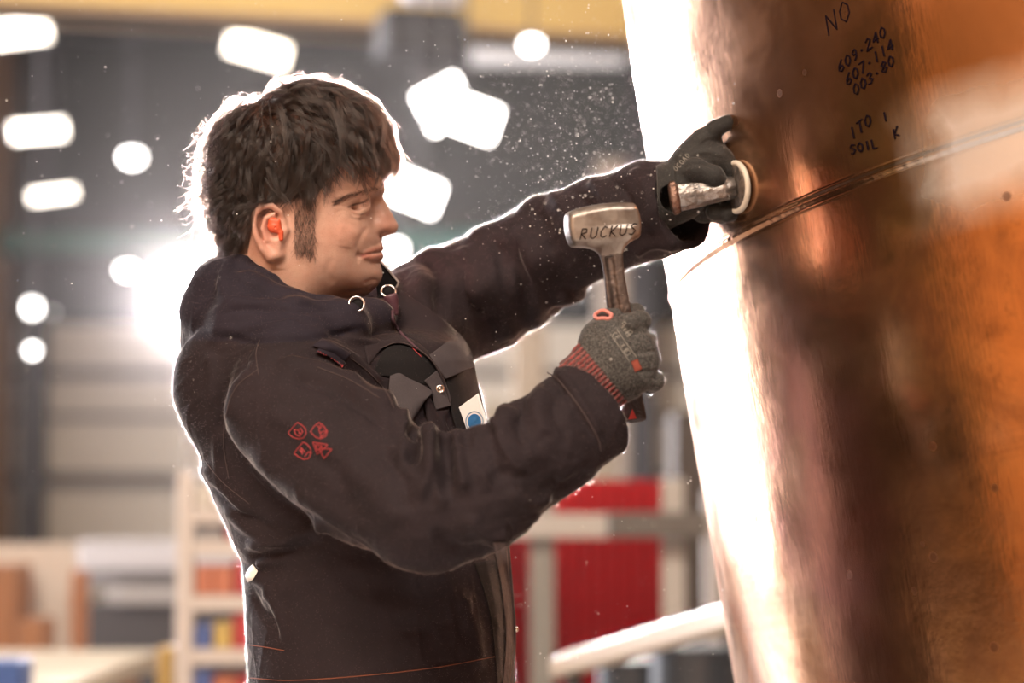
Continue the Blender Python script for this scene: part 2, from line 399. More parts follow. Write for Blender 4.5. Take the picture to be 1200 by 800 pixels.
# cream beam lying across trestles, dark drums below
p0, p1 = W(655, 782, 5.2), W(935, 700, 3.95)
bd = (p1 - p0); q = bd.to_track_quat('X', 'Z').to_matrix()
te = (p0 + p1) / 2
be2 = empty('timber_beam', te, 'cream coloured beam rising to the right in front of the red screens', 'beam')
MB().box(te, (bd.length, .05, .05), q, .008).build('beam', M('cream_paint', (.70, .62, .50), .5), be2)
for t_ in (.08, .92):
    s_ = p0 + bd * t_
    MB().cyl((s_.x, s_.y, 0), (s_.x, s_.y, s_.z - .02), .02, n=12).box((s_.x, s_.y, .01), (.25, .25, .02), None, .004).build('stand', m_steel, be2)
m_dr = M('blue_grey_drum', (.030, .038, .050), .45)
for (px, py, d, r, lb) in ((742, 772, 6.6, .11, 'dark blue-grey drum under the cream beam, left one'), (815, 756, 6.3, .13, 'dark blue-grey drum under the cream beam, right one beside the vessel')):
    t_ = W(px, py, d)
    e = empty('steel_drum', (t_.x, t_.y, 0), lb, 'drum', 'drums under the beam')
    MB().cyl((t_.x, t_.y, 0), (t_.x, t_.y, t_.z), r, n=40).build('drum_body', m_dr, e)
    for zz in (.02, t_.z * .35, t_.z * .68, t_.z - .01): MB().tube([(t_.x + (r + .003) * math.cos(a), t_.y + (r + .003) * math.sin(a), zz) for a in np.linspace(0, 2 * math.pi, 40, endpoint=False)], .008, closed=True).build('hoop', m_dr, e, smooth=True)

# haze behind the worker, made densest at the work light to give its bloom
hz = MB().box((-.9, 6.2, 2.6), (6.0, 5.4, 4.8)).build('glow_haze', None, kind='stuff', label='pale haze shaped to glow around the work light behind the worker', cat='haze')
hm = bpy.data.materials.new('haze'); hm.use_nodes = True; nt = hm.node_tree; nt.nodes.clear()
o_ = nt.nodes.new('ShaderNodeOutputMaterial'); v_ = nt.nodes.new('ShaderNodeVolumeScatter')
v_.inputs['Anisotropy'].default_value = .5; v_.inputs['Color'].default_value = (1, .93, .93, 1)
tc = nt.nodes.new('ShaderNodeTexCoord'); sb_ = nt.nodes.new('ShaderNodeVectorMath'); sb_.operation = 'DISTANCE'
nt.links.new(tc.outputs['Object'], sb_.inputs[0]); sb_.inputs[1].default_value = tuple(wl - hz.location)
ex_ = nt.nodes.new('ShaderNodeMapRange'); ex_.interpolation_type = 'SMOOTHERSTEP'
ex_.inputs[1].default_value = 0.0; ex_.inputs[2].default_value = 1.5; ex_.inputs[3].default_value = .0048; ex_.inputs[4].default_value = .00035
nt.links.new(sb_.outputs['Value'], ex_.inputs[0]); nt.links.new(ex_.outputs[0], v_.inputs['Density'])
nt.links.new(v_.outputs[0], o_.inputs['Volume']); hz.data.materials.append(hm)
# ------------------------------------------------------------------ copper vessel
VR, VC, VA = .80, np.array([.994, .185, 2.731]), np.array([.155, -1, -.166])
VA = VA / np.linalg.norm(VA)
def vessel_frame():
    up = -VA
    x = -VC - (-VC @ up) * up; x /= np.linalg.norm(x)      # towards the camera
    y = np.cross(up, x)
    return x, y, up
VX, VY, VU = vessel_frame()
def vr(s):
    s = np.asarray(s, float)
    r = VR - .0030 * np.exp(-np.abs(s) / .06) - .02 * np.clip(s, 0, 3) ** 1.0 * .6
    r = r + .0030 * np.exp(-(s / .0036) ** 2)
    return r
rng = np.random.default_rng(4)
ss = np.concatenate([np.linspace(-1.42, -.05, 150), np.linspace(-.049, .049, 90), np.linspace(.05, 1.25, 130)])
nth = 900
th = np.linspace(0, 2 * math.pi, nth, endpoint=False)
SS, TH = np.meshgrid(ss, th, indexing='ij')
RR = np.repeat(vr(ss)[:, None], nth, 1)
# dents of the hammered sheet and ripples of the weld bead
arc = TH * VR
for _ in range(260):
    t0, s0 = rng.uniform(-1.3, 1.3), rng.uniform(-.9, .6)
    w = rng.uniform(.015, .06); am = rng.normal() * .00035 * (w / .03)
    dt = (TH - t0 + math.pi) % (2 * math.pi) - math.pi
    RR += am * np.exp(-((dt * VR) ** 2 + (SS - s0) ** 2) / w ** 2)
RR += .0009 * np.sin(arc * 520 + 2 * np.sin(arc * 60)) * np.exp(-(SS / .005) ** 2)
RR -= .0007 * np.exp(-((SS - .0062) / .0018) ** 2) + .0006 * np.exp(-((SS + .0062) / .0018) ** 2)
# local frame: x toward camera, z up the axis
PX, PY, PZ = RR * np.cos(TH), RR * np.sin(TH), SS
vv = np.stack([PX, PY, PZ], -1).reshape(-1, 3)
n0 = len(ss)
idx = np.arange(n0 * nth).reshape(n0, nth)
a = idx[:-1]; b = idx[1:]
quads = np.stack([a, np.roll(a, -1, 1), np.roll(b, -1, 1), b], -1).reshape(-1, 4)
def np_mesh(name, v, f, smooth=True):
    me = bpy.data.meshes.new(name)
    me.vertices.add(len(v)); me.vertices.foreach_set('co', np.ascontiguousarray(v, np.float32).ravel())
    k = f.shape[1]
    me.loops.add(f.size); me.loops.foreach_set('vertex_index', np.ascontiguousarray(f, np.int32).ravel())
    me.polygons.add(len(f)); me.polygons.foreach_set('loop_start', np.arange(0, f.size, k, dtype=np.int32))
    me.polygons.foreach_set('loop_total', np.full(len(f), k, np.int32))
    me.update(calc_edges=True)
    if smooth: me.polygons.foreach_set('use_smooth', np.ones(len(f), bool))
    me.validate()
    return me
me = np_mesh('copper_vessel', vv, quads)
vess = bpy.data.objects.new('copper_vessel', me); col.objects.link(vess)
wR = CAM_R
mat = Matrix.Identity(4)
for i, ax in enumerate((VX, VY, VU)):
    wa = wR @ ax
    for r_ in range(3): mat[r_][i] = wa[r_]
wc = TW(VC)
for r_ in range(3): mat[r_][3] = wc[r_]
vess.matrix_world = mat
tag(vess, 'big tilted copper vessel shell with a weld seam around it, filling the right side', 'vessel')
VMAT = np.array(mat)
def on_vessel(px, py, off=.0):
    """local (right, up, away) point where the picture position meets the vessel surface"""
    lo, hi = 1.2, 2.85
    ray = L(px, py, 1.0)
    def f(d):
        p = ray * d - VC; s = p @ VU; q = p - s * VU
        return np.linalg.norm(q) - float(vr(s)), q
    prev = lo
    for d in np.linspace(lo, hi, 60):
        if f(d)[0] <= 0:
            a, b_ = prev, d
            for _ in range(24):
                m_ = (a + b_) / 2
                if f(m_)[0] <= 0: b_ = m_
                else: a = m_
            q = f(b_)[1]
            return ray * b_ + (q / np.linalg.norm(q)) * off
        prev = d
    return ray * 2.75
def vlocal(px, py):
    p = on_vessel(px, py) - VC
    return np.array([p @ VX, p @ VY, p @ VU])

cm = bpy.data.materials.new('copper_sheet'); cm.use_nodes = True
nt = cm.node_tree; nd = nt.nodes; lk = nt.links; b = nd['Principled BSDF']
tc = nd.new('ShaderNodeTexCoord')
def noise(sc, det=5, rough=.55, vec=None, dist=0):
    n = nd.new('ShaderNodeTexNoise'); n.inputs['Scale'].default_value = sc; n.inputs['Detail'].default_value = det
    n.inputs['Roughness'].default_value = rough; n.inputs['Distortion'].default_value = dist
    lk.new(vec if vec is not None else tc.outputs['Object'], n.inputs['Vector']); return n.outputs['Fac']
def maprange(v, a0, a1, b0=0., b1=1.):
    r = nd.new('ShaderNodeMapRange'); r.inputs[1].default_value = a0; r.inputs[2].default_value = a1
    r.inputs[3].default_value = b0; r.inputs[4].default_value = b1; lk.new(v, r.inputs[0]); return r.outputs[0]
def math_(op, x, y=None):
    m = nd.new('ShaderNodeMath'); m.operation = op
    for i, q in enumerate((x, y)):
        if q is None: continue
        if isinstance(q, (int, float)): m.inputs[i].default_value = q
        else: lk.new(q, m.inputs[i])
    return m.outputs[0]
def mix(fac, c0, c1):
    x = nd.new('ShaderNodeMix'); x.data_type = 'RGBA'
    if isinstance(fac, (int, float)): x.inputs[0].default_value = fac
    else: lk.new(fac, x.inputs[0])
    for i, c in ((6, c0), (7, c1)):
        if isinstance(c, tuple): x.inputs[i].default_value = (*c, 1)
        else: lk.new(c, x.inputs[i])
    return x.outputs[2]
def stretch(sx, sy, sz):
    mp = nd.new('ShaderNodeMapping'); mp.inputs['Scale'].default_value = (sx, sy, sz)
    lk.new(tc.outputs['Object'], mp.inputs['Vector']); return mp.outputs[0]
def patch(px, py, rad, soft=.5, sq=(1, 1, 1)):
    """mask of a ragged-edged patch around one spot of the sheet, for stains and painted tones"""
    c = vlocal(px, py)
    v = nd.new('ShaderNodeVectorMath'); v.operation = 'SUBTRACT'; lk.new(tc.outputs['Object'], v.inputs[0]); v.inputs[1].default_value = tuple(c)
    w = nd.new('ShaderNodeVectorMath'); w.operation = 'MULTIPLY'; lk.new(v.outputs[0], w.inputs[0]); w.inputs[1].default_value = sq
    l = nd.new('ShaderNodeVectorMath'); l.operation = 'LENGTH'; lk.new(w.outputs[0], l.inputs[0])
    rag = math_('MULTIPLY', math_('SUBTRACT', noise(11, 3, .5), .5), rad * 1.5)
    return maprange(math_('ADD', l.outputs['Value'], rag), rad, rad * (1 - soft), 0, 1)
clean = mix(maprange(noise(5, 5), .35, .65), (.80, .46, .29), (.68, .36, .20))
amber = mix(maprange(noise(6, 6), .35, .65), (.72, .36, .14), (.46, .22, .085))
base = mix(patch(1170, 560, .42, .75, (1, 1, .6)), clean, amber)
base = mix(maprange(noise(9, 6, .6, dist=.8), .42, .62, 0, .72), base, (.30, .14, .07))            # brown tarnish
base = mix(maprange(noise(3.2, 6, .6, stretch(1, 1, .35)), .56, .66, 0, .6), base, (.36, .20, .10))
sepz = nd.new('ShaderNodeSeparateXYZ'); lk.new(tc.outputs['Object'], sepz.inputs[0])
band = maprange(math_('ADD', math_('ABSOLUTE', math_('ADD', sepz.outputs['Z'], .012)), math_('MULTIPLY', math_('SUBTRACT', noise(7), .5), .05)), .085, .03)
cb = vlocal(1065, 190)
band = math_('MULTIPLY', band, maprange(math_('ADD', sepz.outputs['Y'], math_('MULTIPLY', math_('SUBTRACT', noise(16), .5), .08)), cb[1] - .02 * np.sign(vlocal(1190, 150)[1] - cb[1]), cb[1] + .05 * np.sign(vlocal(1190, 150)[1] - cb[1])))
base = mix(maprange(noise(3.0, 5, .6, stretch(.35, .35, 5.5)), .54, .66, 0, .45), base, (.26, .12, .06))       # faint rings of dirt around the shell
base = mix(maprange(noise(34, 5, .7), .55, .72, 0, .5), base, (.24, .12, .06))
base = mix(math_('MULTIPLY', patch(1040, 165, .085, .4, (1, 1, .55)), .75), base, (.24, .17, .06))     # olive oxide by the seam
base = mix(math_('MULTIPLY', patch(1080, 40, .24, .8), .8), base, (.28, .14, .06))  # upper copper darkened in its colour to tone down the reflected light
base = mix(math_('MULTIPLY', patch(1160, 20, .17, .8), .7), base, (.22, .12, .06))
base = mix(math_('MULTIPLY', patch(950, 110, .13, .8), .6), base, (.26, .12, .06))
base = mix(math_('MULTIPLY', patch(1000, 560, .20, .7, (1, 1, .45)), .5), base, (.27, .12, .07))  # dark column the shell reflects, deepened in the colour
base = mix(math_('MULTIPLY', patch(985, 265, .075, .5), .6), base, (.22, .085, .05))
base = mix(math_('MULTIPLY', patch(975, 600, .12, .6, (1, 1, .4)), .5), base, (.40, .13, .11))  # purple tone of the same reflected column
base = mix(math_('MULTIPLY', band, .80), base, (.62, .64, .66))        # pale grey, less metallic zone along the weld
spots = nd.new('ShaderNodeTexVoronoi'); spots.inputs['Scale'].default_value = 26; lk.new(tc.outputs['Object'], spots.inputs['Vector'])
spm = math_('MULTIPLY', maprange(spots.outputs['Distance'], .16, .10), maprange(noise(6, 2), .52, .56))
base = mix(math_('MULTIPLY', spm, .75), base, (.12, .055, .03))
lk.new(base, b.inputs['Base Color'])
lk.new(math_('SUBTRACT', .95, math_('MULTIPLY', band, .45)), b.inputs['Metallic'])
rg = math_('ADD', maprange(noise(8, 4, .6), .3, .7, .14, .27), math_('MULTIPLY', spm, .2))
lk.new(rg, b.inputs['Roughness'])
bp = nd.new('ShaderNodeBump'); bp.inputs['Strength'].default_value = .35; bp.inputs['Distance'].default_value = .002
hgt = math_('ADD', math_('MULTIPLY', noise(50, 4, .5), .4), math_('MULTIPLY', noise(240, 3, .6, stretch(1, 1, .12)), .14))
lk.new(hgt, bp.inputs['Height']); lk.new(bp.outputs[0], b.inputs['Normal'])
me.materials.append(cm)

# handwriting on the copper in dark marker
m_ink = M('dark_marker_ink', (.008, .005, .008), 1.0, spec=0)
def strokes_to_pts(strokes, org, ex, ey, sz):
    out = []
    for st in strokes: out.append([(org[0] + (ex[0] * x + ey[0] * y) * sz, org[1] + (ex[1] * x + ey[1] * y) * sz) for x, y in st])
    return out
GL = {'0': [[(.3, 0), (.05, .3), (.05, .7), (.3, 1), (.55, .7), (.55, .3), (.3, 0)]], '1': [[(.3, 0), (.3, 1)]],
 '2': [[(0, .8), (.3, 1), (.55, .75), (0, 0), (.6, 0)]], '4': [[(.45, 0), (.45, 1), (0, .35), (.6, .35)]], '7': [[(0, 1), (.55, 1), (.2, 0)]],
 '5': [[(.55, 1), (.1, 1), (.05, .55), (.4, .6), (.55, .3), (.3, 0), (0, .1)]],
 '6': [[(.5, 1), (.1, .55), (.05, .2), (.3, 0), (.55, .2), (.4, .5), (.1, .4)]], '9': [[(.5, .55), (.2, .5), (.1, .8), (.35, 1), (.5, .8), (.45, .3), (.2, 0)]],
 '8': [[(.3, .52), (.05, .75), (.3, 1), (.55, .75), (.3, .52), (.02, .25), (.3, 0), (.58, .25), (.3, .52)]],
 '3': [[(0, .9), (.3, 1), (.5, .75), (.2, .52), (.55, .3), (.3, 0), (0, .12)]], '.': [[(.2, .42), (.3, .5), (.35, .4), (.2, .42)]], '/': [[(0, 0), (.5, 1.2)]],
 '=': [[(.05, .6), (.5, .6)], [(.05, .3), (.5, .3)]], '-': [[(.1, .45), (.5, .45)]], ' ': [],
 'A': [[(0, 0), (.3, 1), (.6, 0)], [(.12, .4), (.5, .4)]], 'U': [[(0, 1), (.05, .15), (.3, 0), (.55, .2), (.55, 1)]], 'N': [[(0, 0), (.05, 1), (.5, 0), (.55, 1)]],
 'D': [[(.05, 0), (.05, 1), (.4, .85), (.55, .5), (.4, .1), (.05, 0)]], 'T': [[(.3, 0), (.3, 1)], [(0, 1), (.6, 1)]], 'O': [[(.3, 0), (.05, .3), (.05, .7), (.3, 1), (.55, .7), (.55, .3), (.3, 0)]],
 'I': [[(.3, 0), (.3, 1)]], 'L': [[(.05, 1), (.05, 0), (.5, 0)]], 'S': [[(.55, .9), (.25, 1), (.05, .75), (.5, .35), (.3, 0), (0, .1)]],
 'K': [[(.05, 0), (.05, 1)], [(.55, 1), (.08, .45), (.55, 0)]], 'R': [[(.05, 0), (.05, 1), (.45, .95), (.5, .65), (.08, .5), (.55, 0)]],
 'C': [[(.55, .85), (.3, 1), (.05, .6), (.1, .15), (.35, 0), (.58, .15)]]}
def text_pts(txt, x, y, ex, ey, sz, adv=.8):
    out = []
    for k, ch in enumerate(txt):
        out += strokes_to_pts(GL[ch], (x + ex[0] * sz * adv * k, y + ex[1] * sz * adv * k), ex, ey, sz)
    return out
def resample(st, step):
    st = np.array(st, float); o = [st[0]]
    for p, q in zip(st[:-1], st[1:]):
        n = max(1, int(np.linalg.norm(q - p) / step)); o += [p + (q - p) * (k + 1) / n for k in range(n)]
    return np.array(o)
ex, ey = (.78, -.62), (-.20, -.95)
for (txt, x, y, sz) in (('NO', 972, 42, 24), ('609.240', 984, 86, 13), ('607.114', 993, 101, 13), ('003.80', 1002, 113, 13), ('ITO', 998, 165, 14), ('SOIL', 998, 181, 11), ('1', 1036, 144, 11), ('K', 1049, 163, 12)):
    mb = MB()
    for st in text_pts(txt, x, y, ex if sz > 11.5 or txt == '1' else (.95, -.25), ey, sz):
        pts = [TW(on_vessel(px, py, .0006)) for px, py in resample(st, 1.5)]
        mb.tube(pts, .0009, n=6)
    mb.build('handwriting', m_ink, vess, smooth=True)
# ------------------------------------------------------------------ sculpting tools: signed distance fields turned into meshes
def smin(a, b, k):
    h = np.clip(k - np.abs(a - b), 0, None) / k
    return np.minimum(a, b) - h * h * k * .25
def smax(a, b, k): return -smin(-a, -b, k)
class Field:
    def __init__(self, lo, hi, h):
        self.h = h; self.lo = np.array(lo, float)
        n = np.ceil((np.array(hi) - self.lo) / h).astype(int) + 1; self.n = n
        self.ax = [(self.lo[i] + h * np.arange(n[i])).astype(np.float32) for i in range(3)]
        self.F = np.full(tuple(n), .5, np.float32)
    def block(self, lo, hi):
        i0 = np.clip(np.floor((np.array(lo) - self.lo) / self.h).astype(int), 0, self.n)
        i1 = np.clip(np.ceil((np.array(hi) - self.lo) / self.h).astype(int) + 1, 0, self.n)
        if np.any(i1 <= i0): return None, None
        sl = tuple(slice(a, b) for a, b in zip(i0, i1))
        g = np.meshgrid(*[self.ax[i][sl[i]] for i in range(3)], indexing='ij', sparse=True)
        return sl, g
    def put(self, fn, lo, hi, k, mode='add', pad=None):
        pad = (k + 4 * self.h) if pad is None else pad
        sl, g = self.block(np.array(lo) - pad, np.array(hi) + pad)
        if sl is None: return
        d = fn(*g).astype(np.float32); A = self.F[sl]
        self.F[sl] = smin(A, d, k) if mode == 'add' else smax(A, -d, k)
    def cap(self, a, b, r1, r2, k=.01, mode='add', flat=None):
        a, b = np.array(a, float), np.array(b, float); ab = b - a; L2 = max(float(ab @ ab), 1e-12)
        R = max(r1, r2)
        def fn(x, y, z):
            px, py, pz = x - a[0], y - a[1], z - a[2]
            t = np.clip((px * ab[0] + py * ab[1] + pz * ab[2]) / L2, 0, 1)
            return np.sqrt((px - t * ab[0]) ** 2 + (py - t * ab[1]) ** 2 + (pz - t * ab[2]) ** 2) - (r1 + t * (r2 - r1))
        self.put(fn, np.minimum(a, b) - R, np.maximum(a, b) + R, k, mode)
    def chain(self, pts, rs, k=.01, kin=None, mode='add'):
        """a limb: union of tapered capsules through smoothed points, merged once with blend k"""
        pts = np.array(pts, float); rs = np.array(rs, float)
        lo = (pts - rs[:, None]).min(0); hi = (pts + rs[:, None]).max(0)
        kin = kin if kin is not None else .3 * float(rs.mean())
        def fn(x, y, z):
            out = None
            for i in range(len(pts) - 1):
                a, b = pts[i], pts[i + 1]; ab = b - a; L2 = max(float(ab @ ab), 1e-12)
                px, py, pz = x - a[0], y - a[1], z - a[2]
                t = np.clip((px * ab[0] + py * ab[1] + pz * ab[2]) / L2, 0, 1)
                d = np.sqrt((px - t * ab[0]) ** 2 + (py - t * ab[1]) ** 2 + (pz - t * ab[2]) ** 2) - (rs[i] + t * (rs[i + 1] - rs[i]))
                out = d if out is None else smin(out, d, kin)
            return out
        self.put(fn, lo, hi, k, mode)
    def ell(self, c, r, R=None, k=.01, mode='add'):
        c = np.array(c, float); r = np.array(r, float); R = np.eye(3) if R is None else np.array(R)
        m = r.max()
        def fn(x, y, z):
            q = [(x - c[0]) * R[i][0] + (y - c[1]) * R[i][1] + (z - c[2]) * R[i][2] for i in range(3)]
            k0 = np.sqrt(sum((q[i] / r[i]) ** 2 for i in range(3))); k1 = np.sqrt(sum((q[i] / r[i] ** 2) ** 2 for i in range(3)))
            return k0 * (k0 - 1) / np.maximum(k1, 1e-6)
        self.put(fn, c - m, c + m, k, mode)
    def mesh(self):
        F = self.F.copy()
        for ax in range(3):
            s = [slice(None)] * 3; s[ax] = 0; F[tuple(s)] = .5; s[ax] = -1; F[tuple(s)] = .5
        S = F < 0
        n = np.array(F.shape)
        c = np.zeros(n - 1, np.int8)
        for i in (0, 1):
            for j in (0, 1):
                for k in (0, 1): c += S[i:n[0] - 1 + i, j:n[1] - 1 + j, k:n[2] - 1 + k]
        act = np.argwhere((c > 0) & (c < 8))
        vid = np.full(n - 1, -1, np.int64); vid[tuple(act.T)] = np.arange(len(act))
        acc = np.zeros((len(act), 3)); cnt = np.zeros(len(act))
        corners = [(i, j, k) for i in (0, 1) for j in (0, 1) for k in (0, 1)]
        vals = {cn: F[act[:, 0] + cn[0], act[:, 1] + cn[1], act[:, 2] + cn[2]] for cn in corners}
        for cn in corners:
            for ax in range(3):
                if cn[ax] == 0:
                    c2 = list(cn); c2[ax] = 1; c2 = tuple(c2)
                    v1, v2 = vals[cn], vals[c2]
                    m = (v1 < 0) != (v2 < 0)
                    t = v1[m] / (v1[m] - v2[m])
                    p = np.tile(np.array(cn, float), (m.sum(), 1)); p[:, ax] += t
                    acc[m] += p; cnt[m] += 1
        V = (act + acc / cnt[:, None]) * self.h + self.lo
        faces = []
        for ax in range(3):
            o1, o2 = [(1, 2), (2, 0), (0, 1)][ax]
            s1 = [slice(None)] * 3; s2 = [slice(None)] * 3; s1[ax] = slice(0, -1); s2[ax] = slice(1, None)
            A, B = S[tuple(s1)], S[tuple(s2)]
            e = np.argwhere(A != B)
            ok = (e[:, o1] > 0) & (e[:, o2] > 0) & (e[:, o1] < n[o1] - 1) & (e[:, o2] < n[o2] - 1)
            e = e[ok]
            q = []
            for d1, d2 in ((-1, -1), (0, -1), (0, 0), (-1, 0)):
                c_ = e.copy(); c_[:, o1] += d1; c_[:, o2] += d2
                q.append(vid[tuple(c_.T)])
            q = np.stack(q, 1)
            ins = A[tuple(e.T)]
            q[~ins] = q[~ins][:, ::-1]
            faces.append(q)
        return V, np.concatenate(faces)
def vnormals(V, Fc):
    a = V[Fc[:, 2]] - V[Fc[:, 0]]; b = V[Fc[:, 3]] - V[Fc[:, 1]]
    n = np.cross(a, b); N = np.zeros_like(V)
    for i in range(4): np.add.at(N, Fc[:, i], n)
    return N / np.maximum(np.linalg.norm(N, axis=1, keepdims=True), 1e-12)
def smooth_mesh(V, Fc, it=2, lam=.5):
    for _ in range(it):
        S_ = np.zeros_like(V); c = np.zeros(len(V))
        for i in range(4):
            a, b = Fc[:, i], Fc[:, (i + 1) % 4]
            np.add.at(S_, a, V[b]); np.add.at(c, a, 1); np.add.at(S_, b, V[a]); np.add.at(c, b, 1)
        V = V + lam * (S_ / c[:, None] - V)
    return V
def pix(V):
    return np.stack([600 + FPX * V[:, 0] / V[:, 2], 400 - FPX * V[:, 1] / V[:, 2]], 1)
def bez(pts, n=24):
    """Catmull-Rom curve through points"""
    P = np.array(pts, float)
    if len(P) < 3: 
        t = np.linspace(0, 1, n)[:, None]; return P[0] + (P[-1] - P[0]) * t
    P = np.vstack([2 * P[0] - P[1], P, 2 * P[-1] - P[-2]]); out = []
    for i in range(1, len(P) - 2):
        t = np.linspace(0, 1, n, endpoint=False)[:, None]
        out.append(.5 * ((2 * P[i]) + (-P[i - 1] + P[i + 1]) * t + (2 * P[i - 1] - 5 * P[i] + 4 * P[i + 1] - P[i + 2]) * t ** 2 + (-P[i - 1] + 3 * P[i] - 3 * P[i + 1] + P[i + 2]) * t ** 3))
    out.append(P[-2][None]); return np.vstack(out)
def poly_dist(P, poly):
    """distance of points P to a polyline, signed side and the parameter along it"""
    best = np.full(len(P), 1e9); side = np.zeros(len(P)); par = np.zeros(len(P))
    N = len(poly) - 1
    for i in range(N):
        a, b = poly[i], poly[i + 1]; ab = b - a; l2 = max(ab @ ab, 1e-9)
        t = np.clip(((P - a) @ ab) / l2, 0, 1)
        q = P - (a + t[:, None] * ab); d = np.sqrt((q ** 2).sum(1))
        m = d < best; best[m] = d[m]; par[m] = (i + t[m]) / N
        side[m] = np.sign(ab[0] * q[m, 1] - ab[1] * q[m, 0])
    return best, side, par
def sculpt_folds(V, N, folds, facing=True, mask=None):
    """cloth folds: each fold is (points in the picture, width px, height m[, asym]); raises (or sinks) the sheet along its normal"""
    P = pix(V); view = -V / np.linalg.norm(V, axis=1, keepdims=True)
    f = np.clip((N * view).sum(1) * 2.5 + .65, 0, 1)
    if mask is not None: f = f * mask
    D = np.zeros(len(V))
    for fo in folds:
        pts, w, h = fo[:3]; asym = fo[3] if len(fo) > 3 else 0
        c = bez(pts, 6)
        lo, hi = c.min(0) - 3.2 * w, c.max(0) + 3.2 * w
        m = np.where((P[:, 0] > lo[0]) & (P[:, 0] < hi[0]) & (P[:, 1] > lo[1]) & (P[:, 1] < hi[1]) & (f > 0))[0]
        if len(m) == 0: continue
        d, s, t = poly_dist(P[m], c)
        ww = np.where(s > 0, w * (1 + asym), w * (1 - asym))
        prof = np.exp(-(d / ww) ** 2)
        end = np.clip(t / .18, 0, 1) * np.clip((1 - t) / .18, 0, 1); end = end * end * (3 - 2 * end)
        D[m] += h * prof * end
    return V + N * (D * f)[:, None]
def place_mesh(name, V, Fc, mat, parent=None, smooth=True, **tags):
    Wv = TW(V); o0 = None
    if parent is None:
        o0 = np.array([(Wv[:, 0].min() + Wv[:, 0].max()) / 2, (Wv[:, 1].min() + Wv[:, 1].max()) / 2, Wv[:, 2].min()]); Wv = Wv - o0
    me = np_mesh(name, Wv, Fc, smooth)
    if mat: me.materials.append(mat)
    o = bpy.data.objects.new(name, me); col.objects.link(o)
    if o0 is not None: o.location = o0
    if parent is not None: parent_to(o, parent)
    return tag(o, **tags)
def bvh_of(V, Fc): return BVHTree.FromPolygons([Vector(v) for v in V], [tuple(int(i) for i in f) for f in Fc])
def hit(bv, px, py, off=0.0, dflt=2.4):
    """the surface point seen at a picture position, lifted by off towards the viewer's side of the surface"""
    r = Vector(L(px, py, 1.0)).normalized()
    h = bv.ray_cast(Vector((0, 0, 0)), r)
    if h[0] is None: return L(px, py, dflt)
    n = h[1]
    if n.dot(r) > 0: n = -n
    return np.array(h[0] + n * off)
def color_attr(obj, cols):
    a = obj.data.color_attributes.new('tint', 'FLOAT_COLOR', 'POINT')
    a.data.foreach_set('color', np.ascontiguousarray(np.concatenate([cols, np.ones((len(cols), 1))], 1), np.float32).ravel())
def tps(pts, vals, reg=0.0):
    """thin plate interpolation in the plane"""
    P = np.array(pts, float); v = np.array(vals, float); sc = P.std(); c0 = P.mean(0); P = (P - c0) / sc; n = len(P)
    d = np.sqrt(((P[:, None] - P[None]) ** 2).sum(-1)); K = np.where(d > 0, d ** 2 * np.log(np.maximum(d, 1e-9)), 0) + reg * np.eye(n)
    A = np.zeros((n + 3, n + 3)); A[:n, :n] = K; A[:n, n] = 1; A[:n, n + 1:] = P; A[n:, :n] = A[:n, n:].T
    w = np.linalg.solve(A, np.concatenate([v, np.zeros(3)]))
    def f(x, y):
        x = (x - c0[0]) / sc; y = (y - c0[1]) / sc
        out = w[n] + w[n + 1] * x + w[n + 2] * y
        for i in range(n):
            r2 = (x - P[i, 0]) ** 2 + (y - P[i, 1]) ** 2
            out = out + w[i] * .5 * r2 * np.log(np.maximum(r2, 1e-12))
        return out
    return f
# ------------------------------------------------------------------ the worker: body (head, neck, trunk) as one continuous mesh
HD = 2.42
def head_pt(px, py, w=0.0): return L(px, py, HD - w * .001)
sil = [(447, 221), (450.5, 210), (451, 195), (448, 178), (440, 155), (424, 133), (400, 118), (370, 110), (335, 110), (300, 120), (274, 142), (258, 170),
       (252, 200), (254, 230), (264, 262), (280, 292), (296, 318), (318, 340), (350, 354), (385, 357), (412, 352), (430, 345), (440, 337), (446.5, 328), (448.3, 318),
       (446, 311), (445.2, 306), (447.0, 300), (447.0, 294.5), (448.2, 289), (448, 282), (446.5, 275), (443.5, 262), (441.5, 250), (441, 238), (443, 229)]
inn = [(325, 262, 72), (325, 215, 75), (325, 165, 73), (300, 200, 71), (290, 165, 60), (280, 235, 56), (360, 150, 70), (370, 200, 73), (385, 215, 69), (400, 180, 63), (420, 160, 45),
       (429, 195, 49), (441, 190, 35), (440, 221, 30), (428, 226, 43), (410, 232, 55), (390, 235, 65), (400, 262, 61), (383, 262, 66), (362, 262, 69), (425, 256, 39), (434, 250, 25),
       (434, 264, 27), (415, 275, 52), (400, 290, 57), (375, 295, 62), (350, 300, 65), (345, 322, 58), (380, 325, 53), (405, 320, 46), (425, 320, 33), (437, 321, 22),
       (423, 299, 37), (436, 298, 24), (442, 294, 15), (440, 283, 22), (427, 285, 38), (390, 342, 36), (418, 337, 28), (355, 340, 46), (320, 315, 58), (300, 290, 58), (400, 135, 44), (335, 130, 55), (424, 240, 41)]
out = [(470, 200, -25), (480, 300, -30), (460, 360, -25), (400, 390, -30), (300, 370, -30), (230, 260, -30), (225, 150, -30), (300, 80, -32), (420, 85, -35), (470, 130, -35), (470, 240, -25)]
tp, tv = [], []
for px, py in sil: p = head_pt(px, py); tp.append(p[:2]); tv.append(0)
for px, py, w in inn: p = head_pt(px, py, w); tp.append(p[:2]); tv.append(w * w * 1e-6)
for px, py, w in out: p = head_pt(px, py); tp.append(p[:2]); tv.append(-w * w * 1e-6)
gf = tps(tp, tv, .0004)
lo = head_pt(236, 372) - np.array([0, 0, .10]); hi = head_pt(474, 84) + np.array([0, 0, .10])
lo = np.minimum(lo, [-.36, -.10, HD - .1]); lo[1] = (400 - 470) * HD / FPX
FH = Field(lo, hi, .00145)
